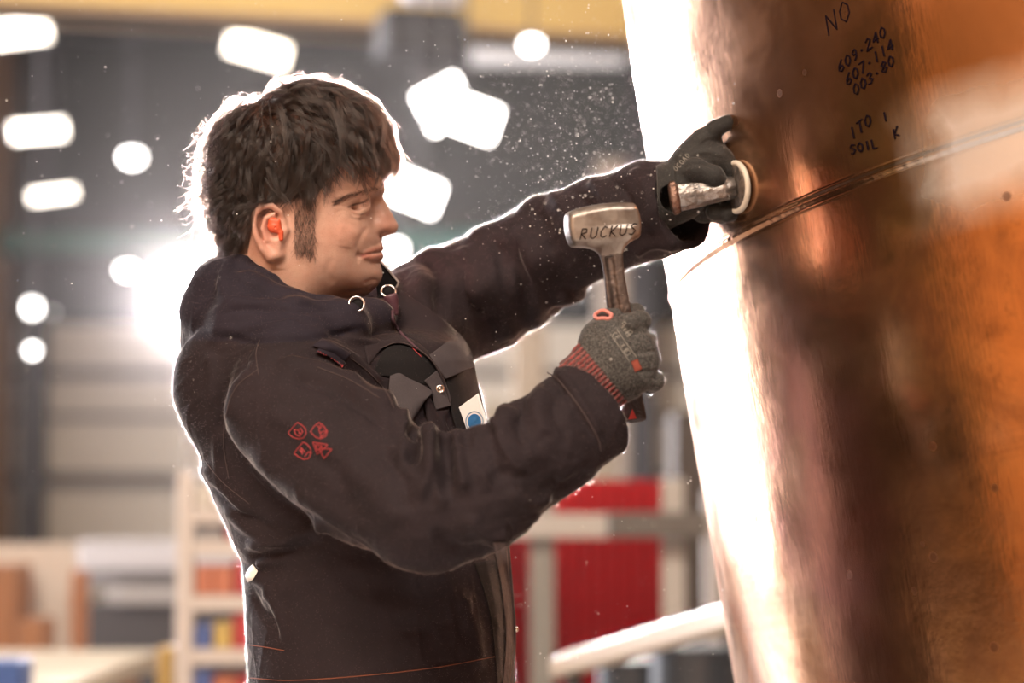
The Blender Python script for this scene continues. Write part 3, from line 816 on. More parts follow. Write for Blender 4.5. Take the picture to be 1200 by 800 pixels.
X2, Y2 = np.meshgrid(FH.ax[0], FH.ax[1], indexing='ij')
g = gf(X2, Y2); gx = np.gradient(g, FH.h, axis=0); gy = np.gradient(g, FH.h, axis=1)
q = (FH.ax[2] - HD)[None, None, :]
FH.F = ((q ** 2 - g[:, :, None]) / np.sqrt(4 * q ** 2 + (gx ** 2 + gy ** 2)[:, :, None] + 1e-5)).astype(np.float32)
def both(fn, *pts, **k):
    """the same feature on the near and on the far side of the face"""
    fn(*[np.array(p, float) for p in pts], **k)
    fn(*[np.array([p[0], p[1], 2 * HD - p[2]]) for p in pts], **k)
def mchain(F, pts, rs, k, mode='add'):
    P = np.array([head_pt(*p) for p in pts]); F.chain(P, rs, k, mode=mode)
    P2 = P.copy(); P2[:, 2] = 2 * HD - P2[:, 2]; F.chain(P2, rs, k, mode=mode)
def mell(F, c, r, k, mode='add', rot=0, yaw=0):
    a, b_ = math.radians(rot), math.radians(yaw)
    for s in (1, -1):
        C_ = head_pt(*c)
        if s < 0: C_[2] = 2 * HD - C_[2]
        R1 = np.array([[math.cos(a), math.sin(a), 0], [-math.sin(a), math.cos(a), 0], [0, 0, 1]])
        R2 = np.array([[math.cos(b_), 0, s * math.sin(b_)], [0, 1, 0], [-s * math.sin(b_), 0, math.cos(b_)]])
        F.ell(C_, r, R2 @ R1, k, mode)
mm = .001
# nose
mchain(FH, [(440, 236, 6), (443.5, 246, 7), (447.5, 256, 7.5), (450.5, 264, 7.5)], [6.5 * mm, 7.2 * mm, 8.0 * mm, 8.6 * mm], .008)
FH.chain([head_pt(440, 229), head_pt(446, 240.5), head_pt(452.3, 253.5), head_pt(457.2, 264.8)], [6.0 * mm, 6.2 * mm, 7.2 * mm, 8.3 * mm], .007)
FH.chain([head_pt(457, 266), head_pt(448, 270), head_pt(443, 271)], [6.5 * mm, 5 * mm, 5 * mm], .006)
mell(FH, (440, 265.5, 14), (8.0 * mm, 6.6 * mm, 5.6 * mm), .006, rot=12)
mell(FH, (447, 274.5, 7), (5.0 * mm, 3.2 * mm, 3.2 * mm), .003, 'sub', rot=10)
# brow, eye sockets, lids
mchain(FH, [(402, 231, 56), (420, 224, 45), (438, 220.5, 29), (446, 221, 8)], [4.5 * mm, 5.2 * mm, 5.2 * mm, 4 * mm], .009)
mell(FH, (430, 240, 44), (13 * mm, 8 * mm, 11 * mm), .010, 'sub', rot=10)
mell(FH, (421.5, 240.5, 32), (12.5 * mm, 12.5 * mm, 12.6 * mm), .004)
mchain(FH, [(409, 247, 46), (420, 250, 43), (431, 247, 31)], [2.0 * mm, 2.6 * mm, 1.8 * mm], .008)
mchain(FH, [(406, 238, 50), (418, 232, 46), (430, 230.5, 34)], [2.6 * mm, 3.4 * mm, 3.0 * mm], .005)
EC = {s: np.array([*head_pt(421.5, 240.5, 32)[:2], HD - s * .032]) for s in (1, -1)}
for s in (1, -1):
    c = EC[s]; cs = head_pt(422.5, 241.2, 44)
    def slit(x, y, z, c=c, cs=cs, s=s):
        a = math.radians(17); u = (x - cs[0]) * math.cos(a) + (y - cs[1]) * math.sin(a); v = -(x - cs[0]) * math.sin(a) + (y - cs[1]) * math.cos(a)
        e = (np.sqrt((u / .0106) ** 2 + (v / .0034) ** 2) - 1) * .0034
        dz = (c[2] - z) * s                                     # outside the eyeball only
        rr = .0118 - np.sqrt((x - c[0]) ** 2 + (y - c[1]) ** 2 + (z - c[2]) ** 2)
        return np.maximum(np.maximum(e, rr), -dz)
    FH.put(slit, c - .016, c + .016, .0012, 'sub')
# lips
mchain(FH, [(425, 298.5, 35), (435, 293.5, 24), (443, 290.8, 12), (445.6, 291.2, 0)], [1.6 * mm, 3.2 * mm, 3.5 * mm, 3.2 * mm], .0035)
mchain(FH, [(428, 301.5, 32), (437, 301, 21), (443.6, 299.4, 9), (444.6, 299.6, 0)], [1.6 * mm, 3.4 * mm, 4.2 * mm, 4.0 * mm], .004)
mchain(FH, [(422, 299.5, 39), (430, 297.6, 32.5), (438, 296.2, 24), (447, 295, 10), (450, 295, 0)], [1.0 * mm, .9 * mm, .9 * mm, 1.0 * mm, 1.0 * mm], .002, 'sub')
mell(FH, (422, 299.5, 39), (2.6 * mm, 2.2 * mm, 3 * mm), .004, 'sub')
# ears
mell(FH, (314, 271, 75), (14 * mm, 28 * mm, 5.5 * mm), .006, rot=14, yaw=-16)
hx = [(332, 258, 74), (329, 248, 78), (318, 241, 82), (306, 242, 85), (298, 251, 87), (297, 264, 87), (301, 278, 85), (308, 291, 82), (317, 300, 79), (326, 298, 75)]
mchain(FH, hx, [2.6 * mm, 3 * mm, 3.4 * mm, 3.5 * mm, 3.4 * mm, 3.2 * mm, 3.2 * mm, 3.8 * mm, 4.6 * mm, 3.4 * mm], .0035)
mchain(FH, [(321, 251, 80), (311, 256, 82), (308, 268, 82), (313, 281, 80)], [1.8 * mm, 2.4 * mm, 2.6 * mm, 2.4 * mm], .003)
mell(FH, (321, 269, 81), (7.5 * mm, 11 * mm, 6.5 * mm), .004, 'sub', rot=10)
mchain(FH, [(331, 262, 74), (333, 270, 75), (330, 278, 76)], [3.2 * mm, 4.2 * mm, 3 * mm], .004)
# neck and the trunk under the clothes
FH.chain([head_pt(330, 290), head_pt(322, 345), head_pt(318, 420), head_pt(316, 470)], [.060, .060, .066, .085], .03)
Vh, Fh = FH.mesh(); Vh = smooth_mesh(Vh, Fh, 1, .4); Nh = vnormals(Vh, Fh)
face_folds = [
    ([(431, 265), (425, 274), (420, 284), (418, 295)], 3.2, -.0010), ([(416, 266), (408, 280), (405, 292)], 10.0, .0009),
    ([(421, 291), (418.5, 300), (421, 309)], 1.8, -.0011),
    ([(410, 249), (420, 252.5), (431, 250), (435, 244)], 1.3, -.0007), ([(408, 254), (418, 258), (429, 256)], 1.6, -.0005),
    ([(405, 243), (398, 240), (391, 240)], 1.1, -.0006), ([(405, 246), (398, 247), (392, 250)], 1.1, -.0005), ([(403, 249), (398, 253), (394, 258)], 1.1, -.0004),
    ([(396, 236), (408, 234.5), (422, 229), (431, 227)], 1.4, -.0010),
    ([(432, 309), (439, 308.5), (446, 308)], 2.2, -.0008), ([(425, 333), (436, 328), (444, 329)], 2.4, -.0009), ([(404, 343), (420, 341), (432, 338)], 2.5, -.0010),
    ([(390, 300), (384, 318), (392, 335)], 4.0, -.0006), ([(404, 262), (398, 272), (400, 284)], 4, .0006)]
Vh = sculpt_folds(Vh, Nh, face_folds)
Nh = vnormals(Vh, Fh)
rs_ = np.random.default_rng(11)
# skin colour by area, with the mouth line and scalp darkened
Ph = pix(Vh); near = 1.0
tint = np.tile(np.array([.60, .37, .285]), (len(Vh), 1))
def blend(mask, c): 
    global tint
    tint = tint * (1 - mask[:, None]) + np.array(c) * mask[:, None]
def blob(cx, cy, rx, ry): return np.exp(-(((Ph[:, 0] - cx) / rx) ** 2 + ((Ph[:, 1] - cy) / ry) ** 2))
blend(.45 * blob(455, 262, 14, 16), (.52, .20, .15)); blend(.35 * blob(398, 272, 24, 16), (.54, .21, .15)); blend(.55 * blob(313, 270, 22, 36), (.54, .20, .15))
bm_ = np.clip((Ph[:, 1] - 300) / 14, 0, 1) * np.clip((Ph[:, 0] - 350) / 25, 0, 1) + blob(438, 283, 12, 7) + blob(430, 312, 22, 18) * .5
blend(np.clip(bm_, 0, 1) * .34, (.25, .15, .12))
d_, _, _ = poly_dist(Ph, bez([(425, 299), (434, 294), (443, 291), (447, 291.5)], 5)); blend(.75 * np.exp(-(d_ / 2.8) ** 2), (.40, .13, .10))
d_, _, _ = poly_dist(Ph, bez([(427, 301), (437, 300.5), (446, 299.5)], 5)); blend(.75 * np.exp(-(d_ / 3.3) ** 2), (.44, .15, .12))
d_, _, _ = poly_dist(Ph, bez([(421, 300), (430, 297.6), (438, 296.2), (449, 295)], 5)); blend(.8 * np.exp(-(d_ / 1.0) ** 2), (.12, .03, .03))
d_, _, _ = poly_dist(Ph, bez([(394, 238), (408, 230), (424, 225), (441, 221.5), (446, 222)], 5)); blend(.35 * np.exp(-(d_ / 2.6) ** 2), (.16, .09, .07))
d_, _, _ = poly_dist(Ph, bez([(408, 242.5), (416, 239), (424, 237.5), (431, 233.5)], 5)); blend(.9 * np.exp(-(d_ / 1.1) ** 2), (.03, .02, .018))
d_, _, _ = poly_dist(Ph, bez([(411, 246), (420, 246), (430, 241)], 5)); blend(.4 * np.exp(-(d_ / 1.0) ** 2), (.20, .08, .06))
sb = np.clip((Ph[:, 0] - 344) / 3, 0, 1) * np.clip((370 - Ph[:, 0]) / 3, 0, 1) * np.clip((301 - Ph[:, 1]) / 4, 0, 1) * np.clip((Ph[:, 1] - 215) / 4, 0, 1)
blend(sb * .45, (.10, .065, .05))
def scalp_mask(P):
    """where hair grows, in the picture: above the hairline"""
    hl = np.interp(P[:, 0], [200, 262, 290, 300, 333, 345, 372, 392, 412, 440, 470], [330, 318, 300, 247, 238, 236, 232, 200, 188, 176, 160])
    return np.clip((hl - P[:, 1]) / 5, 0, 1)
blend(scalp_mask(Ph), (.045, .028, .02))  # scalp coloured dark so the gaps between strands look shaded
m_skin = bpy.data.materials.new('skin'); m_skin.use_nodes = True
nt = m_skin.node_tree; nd = nt.nodes; lk = nt.links; b = nd['Principled BSDF']
tc = nd.new('ShaderNodeTexCoord'); at = nd.new('ShaderNodeAttribute'); at.attribute_name = 'tint'
n1 = noise(90, 5, .6); n2 = noise(1400, 2, .5)
sp = maprange(n2, .56, .66, 0, .35)
c1 = mix(maprange(n1, .35, .7, 0, .28), at.outputs['Color'], (.42, .17, .11))
c2 = mix(sp, c1, (.22, .12, .09))
lk.new(c2, b.inputs['Base Color']); b.inputs['Roughness'].default_value = .48
b.inputs['Subsurface Weight'].default_value = .12; b.inputs['Subsurface Radius'].default_value = (.008, .003, .0015); b.inputs['Subsurface Scale'].default_value = .5
bp = nd.new('ShaderNodeBump'); bp.inputs['Strength'].default_value = .25; bp.inputs['Distance'].default_value = .0006
lk.new(math_('ADD', math_('MULTIPLY', noise(900, 3), .6), noise(220, 4)), bp.inputs['Height']); lk.new(bp.outputs[0], b.inputs['Normal'])

person = place_mesh('person', Vh, Fh, m_skin, None, True,
    label='man with tousled dark hair and sideburns in a dark work jacket beside the copper vessel', cat='person')
color_attr(person, tint)
head_bvh = bvh_of(Vh, Fh)
# eyes
m_eye = bpy.data.materials.new('eye'); m_eye.use_nodes = True
nt = m_eye.node_tree; nd = nt.nodes; lk = nt.links; b = nd['Principled BSDF']; at = nd.new('ShaderNodeAttribute'); at.attribute_name = 'tint'
lk.new(at.outputs['Color'], b.inputs['Base Color']); b.inputs['Roughness'].default_value = .12
for s in (1, -1):
    nu, nv = 48, 24; c = EC[s]; vs_ = []
    for i in range(nv + 1):
        for j in range(nu):
            a, b2 = math.pi * i / nv, 2 * math.pi * j / nu
            vs_.append(c + .0117 * np.array([math.sin(a) * math.cos(b2), math.cos(a), math.sin(a) * math.sin(b2)]))
    V = np.array(vs_); idx = np.arange((nv + 1) * nu).reshape(nv + 1, nu)
    Fq = np.stack([idx[:-1], np.roll(idx[:-1], -1, 1), np.roll(idx[1:], -1, 1), idx[1:]], -1).reshape(-1, 4)
    o = place_mesh('eye', V, Fq, m_eye, person)
    dr = np.array([.80, -.16, -.56 * s]); dr /= np.linalg.norm(dr)
    dd = ((V - c) / .0117) @ dr; ang = np.degrees(np.arccos(np.clip(dd, -1, 1)))
    cc = np.tile(np.array([.36, .31, .28]), (len(V), 1)); cc[ang < 36] = (.06, .055, .045); cc[ang < 13] = (.004, .004, .004)
    color_attr(o, cc)

# ear plug
cp = head_pt(321.5, 266, 80)
FP = Field(cp - .016, cp + .016, .0006)
FP.ell(head_pt(321.5, 265, 79), (.0078, .0072, .0055), k=.002)
FP.chain([head_pt(323, 267, 80), head_pt(329, 272, 80), head_pt(329.5, 280, 80)], [.0042, .0030, .0026], .003)
FP.chain([head_pt(318, 258, 80), head_pt(326, 259, 80)], [.0034, .0026], .003)
FP.ell(head_pt(322.5, 266.5, 85.5), (.0013, .0013, .002), k=.001, mode='sub')
Vp, Fp = FP.mesh(); Vp = smooth_mesh(Vp, Fp, 2)
place_mesh('ear_plug', Vp, Fp, M('orange_rubber', (.62, .09, .035), .45), None, label='orange-red moulded ear plug in the worker\'s ear', cat='ear plug')

# ------------------------------------------------------------------ jacket
def loft(F, rows, k, zc=HD):
    r = np.array(rows, float)      # py, x left px, x right px, half breadth, centre depth
    ys = ((400 - r[:, 0]) * zc / FPX)[::-1]; xl = ((r[:, 1] - 600) * zc / FPX)[::-1]; xr = ((r[:, 2] - 600) * zc / FPX)[::-1]; bb = r[::-1, 3]; zz = r[::-1, 4]
    def fn(x, y, z):
        yy = np.clip(y, ys[0], ys[-1])
        L_, R_, B_, Z_ = [np.interp(yy, ys, q).astype(np.float32) for q in (xl, xr, bb, zz)]
        cx, a = (L_ + R_) / 2, (R_ - L_) / 2
        dx, dz = x - cx, z - Z_
        k0 = np.sqrt((dx / a) ** 2 + (dz / B_) ** 2); k1 = np.sqrt((dx / a ** 2) ** 2 + (dz / B_ ** 2) ** 2)
        d = k0 * (k0 - 1) / np.maximum(k1, 1e-5)
        over = np.abs(y - yy)
        return np.where(over > 0, np.sqrt(np.maximum(d, 0) ** 2 + over ** 2) + np.minimum(d, 0) * (over < .001), d)
    F.put(fn, (xl.min(), ys[0] - .01, (zz - bb).min()), (xr.max(), ys[-1] + .01, (zz + bb).max()), k)
JH = .0031
FJ = Field((-.40, -.47, 1.98), (.27, .245, 2.74), JH)
rows = [(392, 262, 515, .10, 2.43), (402, 246, 538, .135, 2.43), (420, 238, 552, .155, 2.43), (450, 234, 562, .165, 2.43), (500, 234, 572, .17, 2.42), (550, 242, 580, .17, 2.42),
        (600, 262, 574, .168, 2.42), (640, 278, 584, .166, 2.42), (655, 286, 588, .166, 2.42), (668, 285, 590, .168, 2.42), (700, 288, 596, .172, 2.42), (760, 291, 600, .178, 2.42), (860, 294, 604, .186, 2.42), (900, 294, 604, .186, 2.42)]
loft(FJ, rows, .02)
# shoulders
FJ.chain([L(330, 412, 2.34), L(345, 440, 2.27)], [.060, .060], .05)
FJ.chain([L(300, 420, 2.40), L(290, 450, 2.36)], [.06, .08], .04)
FJ.chain([L(470, 385, 2.50), L(505, 372, 2.58)], [.060, .070], .05)
Vtor, Ftor = FJ.mesh(); tb = bvh_of(smooth_mesh(Vtor, Ftor, 3, .5), Ftor)
# near sleeve
near_arm = [L(338, 478, 2.255), L(425, 552, 2.170), L(505, 594, 2.115), L(560, 580, 2.105), L(640, 522, 2.135), L(712, 472, 2.170)]
near_r = [.068, .066, .060, .053, .049, .043]
FJ.chain(near_arm, near_r, .010, kin=.022)
for (ax_, ay_, bx_, by_, r_) in ((504, 520, 508, 588, .018), (536, 523, 545, 596, .017), (565, 519, 580, 588, .018), (604, 500, 622, 560, .018)):
    FJ.chain([L(ax_, ay_, 2.10), L((ax_ + bx_) / 2, (ay_ + by_) / 2, 2.082), L(bx_, by_, 2.092)], [r_, r_, r_ * .7], .008, kin=.01)
# far sleeve
far_arm = [L(500, 372, 2.60), L(560, 345, 2.61), L(625, 308, 2.59), L(700, 268, 2.53), L(760, 247, 2.485), L(815, 238, 2.445)]
far_r = [.070, .064, .058, .051, .050, .0475]
FJ.chain(far_arm, far_r, .015, kin=.035)
for (ax_, ay_, bx_, by_, r_, dd_) in ((512, 318, 528, 385, .030, 2.565), (572, 292, 592, 375, .031, 2.565), (632, 256, 650, 338, .029, 2.55), (668, 246, 684, 318, .022, 2.525), (700, 232, 714, 292, .025, 2.50), (748, 214, 756, 262, .022, 2.465)):
    FJ.chain([L(ax_, ay_, dd_ + .02), L((ax_ + bx_) / 2 + 4, (ay_ + by_) / 2, dd_ - .022), L(bx_, by_, dd_ + .01)], [r_, r_ * .95, r_ * .8], .006, kin=.01)
# cuffs: thicker band, square end, hollow inside
def cuff(F, a, b, r, back, depth):
    a, b = np.array(a), np.array(b); ax = (b - a) / np.linalg.norm(b - a)
    F.chain([b - ax * back, b + ax * .005], [r + .0068, r + .0062], .0008)
    def plane(x, y, z): return -((x - b[0]) * ax[0] + (y - b[1]) * ax[1] + (z - b[2]) * ax[2])
    F.put(plane, b + ax * .05 - .075, b + ax * .05 + .075, .002, 'sub', pad=.0)
    F.chain([b - ax * depth, b + ax * .05], [r - .007, r - .004], .002, mode='sub')
    return ax
nax = cuff(FJ, L(640, 520, 2.135), L(695, 478, 2.163), .0455, .034, .030)
fax = cuff(FJ, far_arm[-2], L(803, 239, 2.45), .0475, .028, .030)
# hood and collar rolls around the neck
hood = [L(256, 352, 2.47), L(256, 366, 2.38), L(290, 384, 2.31), L(345, 389, 2.285), (L(400, 384, 2.31)), L(436, 374, 2.37), L(452, 366, 2.43)]
FJ.chain(hood, [.034, .036, .034, .030, .026, .020, .016], .012, kin=.02)
FJ.chain([L(262, 330, 2.44), L(262, 340, 2.37), L(292, 352, 2.325), L(340, 368, 2.315), L(385, 374, 2.325), L(420, 372, 2.36), L(445, 366, 2.41)], [.028, .030, .027, .022, .019, .016, .013], .008, kin=.02)
FJ.chain([L(280, 318, 2.45), L(284, 322, 2.37), L(306, 338, 2.345), L(345, 360, 2.335), L(388, 368, 2.345), L(425, 368, 2.38)], [.024, .022, .018, .015, .014, .011], .005, kin=.015)
FJ.chain([L(262, 335, 2.47), L(285, 330, 2.55), L(350, 345, 2.57), L(420, 356, 2.53), L(455, 362, 2.47)], [.034, .036, .034, .028, .016], .02, kin=.02)
FJ.chain([L(256, 380, 2.45), L(250, 400, 2.42)], [.03, .034], .03)
# room for head and neck inside the collar
FJ.chain([head_pt(335, 285), head_pt(326, 345), head_pt(322, 400)], [.070, .0625, .060], .004, mode='sub')
FJ.chain([head_pt(360, 318), head_pt(420, 330)], [.052, .030], .004, mode='sub')
# open lower front edge behind the placket
FJ.F[:, 0:2, :] = .5
Vj, Fj = FJ.mesh(); Vj = smooth_mesh(Vj, Fj, 2, .5); Nj = vnormals(Vj, Fj)
jf = [([(508, 498), (505, 530), (516, 570), (520, 600)], 6, .0055, .3), ([(522, 505), (522, 535), (532, 572)], 4.5, -.0075), ([(535, 500), (535, 540), (545, 585)], 6.5, .007),
        ([(549, 515), (548, 545), (558, 578)], 4.5, -.0085), ([(563, 500), (562, 535), (572, 580)], 6.5, .007), ([(577, 498), (580, 530), (592, 565)], 5, -.006), ([(592, 470), (594, 520), (612, 560)], 8, .0045),
        ([(638, 430), (668, 468), (700, 520)], 3.0, -.0040), ([(645, 426), (676, 462), (708, 514)], 3.5, .0026),
        ([(480, 496), (486, 520), (478, 545)], 5, -.005), ([(470, 478), (478, 510), (470, 545)], 6, .004), ([(612, 460), (618, 500), (636, 535)], 6, -.003),
        # points, width px, height m, asymmetry
    # near sleeve
    ([(300, 412), (268, 455), (258, 505), (268, 560)], 4, -.0035), ([(305, 425), (280, 455), (270, 500)], 9, .003),
    ([(320, 425), (370, 432), (430, 462), (470, 482)], 9, .006, .4), ([(330, 445), (380, 452), (425, 478), (455, 500)], 6, -.004),
    ([(395, 440), (425, 470), (455, 478), (480, 500)], 6, .006), ([(478, 498), (486, 520), (482, 548)], 6, -.006), ([(500, 490), (508, 520), (504, 556), (490, 590)], 8, .008, .3),
    ([(523, 508), (526, 545), (520, 585)], 6, -.007), ([(547, 520), (545, 545), (552, 578)], 7, .007), ([(566, 508), (562, 530), (568, 556)], 5, -.006), ([(585, 490), (582, 520), (598, 552)], 8, .006),
    ([(612, 470), (606, 500), (618, 530)], 6, -.004), ([(640, 452), (630, 480), (640, 515)], 8, .0035), ([(664, 446), (650, 480), (668, 520)], 4, -.002),
    ([(290, 520), (330, 560), (390, 600), (450, 632)], 10, .0035), ([(280, 545), (320, 585), (380, 612)], 5, -.003), ([(400, 540), (440, 575), (470, 620)], 14, .003),
    ([(440, 520), (470, 560), (476, 605)], 8, -.003), ([(540, 600), (570, 628), (600, 628)], 8, .004), ([(505, 620), (540, 645), (580, 640)], 6, -.003), ([(590, 575), (620, 590), (650, 580)], 7, .003),
    ([(640, 560), (665, 570), (690, 548)], 6, -.0025), ([(350, 520), (400, 560), (420, 600)], 10, -.0025), ([(310, 480), (350, 500), (400, 530)], 10, .0025),
    # shoulder and back
    ([(300, 400), (286, 425), (300, 440)], 2.5, -.002), ([(246, 410), (250, 440), (246, 480)], 6, .0025), ([(262, 500), (256, 530), (266, 570)], 5, .003),
    ([(238, 540), (262, 570), (300, 605)], 7, .005), ([(245, 560), (275, 592), (320, 622), (350, 640)], 4, -.004), ([(262, 590), (300, 622), (360, 640)], 7, .004),
    ([(285, 640), (320, 636), (360, 622), (385, 620)], 7, .006), ([(288, 652), (330, 648), (380, 634)], 5, -.006), ([(290, 668), (305, 680), (325, 690)], 6, .007), ([(300, 664), (315, 655), (345, 650)], 5, .004),
    ([(292, 690), (304, 715), (322, 728), (330, 760)], 5, -.004), ([(310, 690), (326, 712), (334, 760)], 6, .003),
    ([(300, 700), (400, 668), (480, 680)], 14, .003), ([(420, 700), (480, 712), (560, 690)], 14, .003), ([(360, 730), (440, 742), (520, 735)], 10, -.002), ([(540, 690), (556, 740), (560, 790)], 8, .003),
    # far sleeve
    ([(500, 295), (515, 330), (520, 380)], 8, -.004), ([(540, 285), (556, 320), (566, 380)], 10, .006), ([(575, 275), (590, 315), (596, 370)], 6, -.005), ([(600, 262), (622, 300), (630, 350), (620, 390)], 9, .008),
    ([(620, 240), (640, 262), (650, 300)], 6, -.007), ([(640, 225), (668, 252), (684, 300)], 8, .007), ([(668, 218), (690, 245), (700, 290)], 5, -.005), ([(690, 210), (712, 235), (720, 290)], 7, .005),
    ([(712, 205), (736, 230), (742, 270)], 4, -.004), ([(738, 196), (758, 225), (758, 275)], 7, .004), ([(770, 192), (774, 230), (780, 280)], 3, -.003),
    ([(470, 330), (530, 330), (580, 345)], 12, .004), ([(470, 310), (482, 345), (520, 390), (560, 410)], 7, -.004), ([(650, 345), (670, 352), (690, 340)], 7, .007), ([(640, 372), (655, 360), (680, 352)], 4, -.004),
    ([(740, 300), (765, 285), (800, 290)], 6, .004),
    # hood, collar
    ([(245, 372), (290, 362), (350, 366), (410, 362)], 3, -.004), ([(240, 392), (300, 400), (370, 396), (430, 384)], 4, -.0045), ([(262, 318), (290, 335), (340, 356), (400, 362)], 2.5, -.003),
    ([(270, 300), (262, 330), (266, 350)], 5, .003), ([(250, 350), (300, 356), (370, 352)], 4, .0025), ([(240, 385), (300, 384), (360, 376)], 3, .002),
    # chest
    ([(370, 402), (410, 420), (450, 455)], 5, .004), ([(360, 412), (400, 432), (440, 462)], 3, -.003), ([(398, 396), (425, 400), (450, 402)], 4, .004),
]
Vj = sculpt_folds(Vj, Nj, [(f_[0], f_[1] * 1.15, float(np.clip(f_[2] * 1.8, -.00115 * f_[1], .00115 * f_[1]))) + tuple(f_[3:]) for f_ in jf])
Vj = smooth_mesh(Vj, Fj, 1, .4)
# small irregular creases everywhere
rj = np.random.default_rng(3)
Nj = vnormals(Vj, Fj)
acc = np.zeros(len(Vj))
for _ in range(26):
    kv = rj.normal(size=3) * rj.uniform(14, 60); acc += np.sin(Vj @ kv + rj.uniform(0, 6.28) + 1.6 * np.sin(Vj @ (rj.normal(size=3) * 22) + rj.uniform(0, 6.28))) * 22 / np.linalg.norm(kv)
Vj = Vj + Nj * (acc * .00040)[:, None]
rid = np.zeros(len(Vj))
for _ in range(16):      # sharp little creases, crossing the sleeves and the back
    kv = rj.normal(size=3) * rj.uniform(18, 50); w1 = np.sin(Vj @ kv + 2.2 * np.sin(Vj @ (rj.normal(size=3) * 14) + rj.uniform(0, 6.28)) + rj.uniform(0, 6.28))
    gate = np.clip(np.sin(Vj @ (rj.normal(size=3) * 13) + rj.uniform(0, 6.28)) * 1.6 - .5, 0, 1); rid += (1 - np.abs(w1)) ** 5 * gate
Vj = Vj + Nj * (rid * .0009 - .0003)[:, None]
Nj = vnormals(Vj, Fj)
def cloth_mat(name, color, color2, sheen=.6, weave=2600):
    m = bpy.data.materials.new(name); m.use_nodes = True
    global nt, nd, lk, tc
    nt = m.node_tree; nd = nt.nodes; lk = nt.links; b = nd['Principled BSDF']; tc = nd.new('ShaderNodeTexCoord')
    c = mix(maprange(noise(14, 6, .65), .35, .68), color, color2)
    c = mix(maprange(noise(weave * .35, 2, .5), .45, .75, 0, .35), c, tuple(min(1, q * 1.9 + .01) for q in color2))
    lk.new(c, b.inputs['Base Color']); b.inputs['Roughness'].default_value = .85; b.inputs['Specular IOR Level'].default_value = .25
    b.inputs['Sheen Weight'].default_value = sheen; b.inputs['Sheen Roughness'].default_value = .16; b.inputs['Sheen Tint'].default_value = (1, .9, .86, 1)
    bp = nd.new('ShaderNodeBump'); bp.inputs['Strength'].default_value = .35; bp.inputs['Distance'].default_value = .0015
    lk.new(math_('ADD', math_('MULTIPLY', noise(weave * .3, 3, .6), .5), math_('MULTIPLY', noise(70, 6, .6, dist=.6), 1.2)), bp.inputs['Height']); lk.new(bp.outputs[0], b.inputs['Normal'])
    return m
m_jk = cloth_mat('jacket_cloth', (.0175, .0108, .0138), (.0120, .0076, .0098))
m_hood = cloth_mat('hood_cloth', (.016, .0115, .019), (.011, .008, .014))
m_grey = cloth_mat('faded_panel_cloth', (.060, .050, .054), (.044, .036, .040), .2)
m_black = cloth_mat('black_lining', (.006, .005, .006), (.005, .004, .005), .05)
m_red_thread = M('red_thread', (.42, .05, .05), .7); m_or_thread = M('rust_thread', (.20, .06, .03), .8); m_seam = M('seam_thread', (.05, .032, .032), .8)
jacket = place_mesh('jacket', Vj, Fj, m_jk, person)
# the hood and collar use the darker violet-black cloth
jacket.data.materials.append(m_hood)
Pj = pix(Vj); fc = Pj[Fj].mean(1); fz = Vj[Fj].mean(1)
hl = np.interp(fc[:, 0], [200, 238, 300, 370, 430, 470], [398, 398, 403, 398, 386, 372])
hm_ = (fc[:, 1] < hl) & (fc[:, 0] < 458) & (fz[:, 2] < 2.60)
jacket.data.polygons.foreach_set('material_index', hm_.astype(np.int32))
jb = bvh_of(Vj, Fj)
# short fibres standing off the brushed cloth
rf = np.random.default_rng(5); Njj = vnormals(Vj, Fj); fz_ = []
okv = np.where((Vj[:, 1] > -.46))[0]
for vi in okv[rf.integers(0, len(okv), 80000)]:
    n_ = Njj[vi] + rf.normal(size=3) * .55; n_ /= np.linalg.norm(n_); l_ = rf.uniform(.0006, .0022); b0 = Vj[vi] + rf.normal(size=3) * .0012
    cv = rf.normal(size=3) * .35
    fz_.append(np.array([b0, b0 + n_ * l_ * .5, b0 + (n_ + cv) * l_]))
# ------------------------------------------------------------------ gloves
def glove_mat(name, black=False):
    m = bpy.data.materials.new(name); m.use_nodes = True
    global nt, nd, lk, tc
    nt = m.node_tree; nd = nt.nodes; lk = nt.links; b = nd['Principled BSDF']; tc = nd.new('ShaderNodeTexCoord')
    at = nd.new('ShaderNodeAttribute'); at.attribute_name = 'tint'
    k = maprange(noise(620, 3, .7), .44, .60)
    c = mix(math_('MULTIPLY', k, .5 if not black else .25), at.outputs['Color'], (.17, .16, .15) if not black else (.03, .03, .03))
    c = mix(maprange(noise(480, 2, .6), .48, .62, 0, .75), c, (.009, .009, .009))
    lk.new(c, b.inputs['Base Color']); b.inputs['Roughness'].default_value = .8
    b.inputs['Sheen Weight'].default_value = .3; b.inputs['Sheen Roughness'].default_value = .3
    bp = nd.new('ShaderNodeBump'); bp.inputs['Strength'].default_value = .6; bp.inputs['Distance'].default_value = .0012
    v = nd.new('ShaderNodeTexVoronoi'); v.inputs['Scale'].default_value = 700; lk.new(tc.outputs['Object'], v.inputs['Vector'])
    lk.new(math_('ADD', math_('MULTIPLY', v.outputs['Distance'], .5), noise(160, 4)), bp.inputs['Height']); lk.new(bp.outputs[0], b.inputs['Normal'])
    return m
m_glove = glove_mat('grey_knit'); m_glove_b = glove_mat('black_knit', True)
HDN = 2.172
def hp_(px, py, dd=0.0): return L(px, py, HDN + dd)
GF = Field(hp_(655, 500, -.045), hp_(790, 345, .085), .0011)
ang = math.atan2(.64, .77)
Rg = np.array([[math.cos(ang), math.sin(ang), 0], [-math.sin(ang), math.cos(ang), 0], [0, 0, 1]])
GF.ell(hp_(728, 417, .003), (.0375, .0415, .0190), Rg, .004)
GF.ell(hp_(718, 424, .006), (.034, .039, .021), Rg, .008)
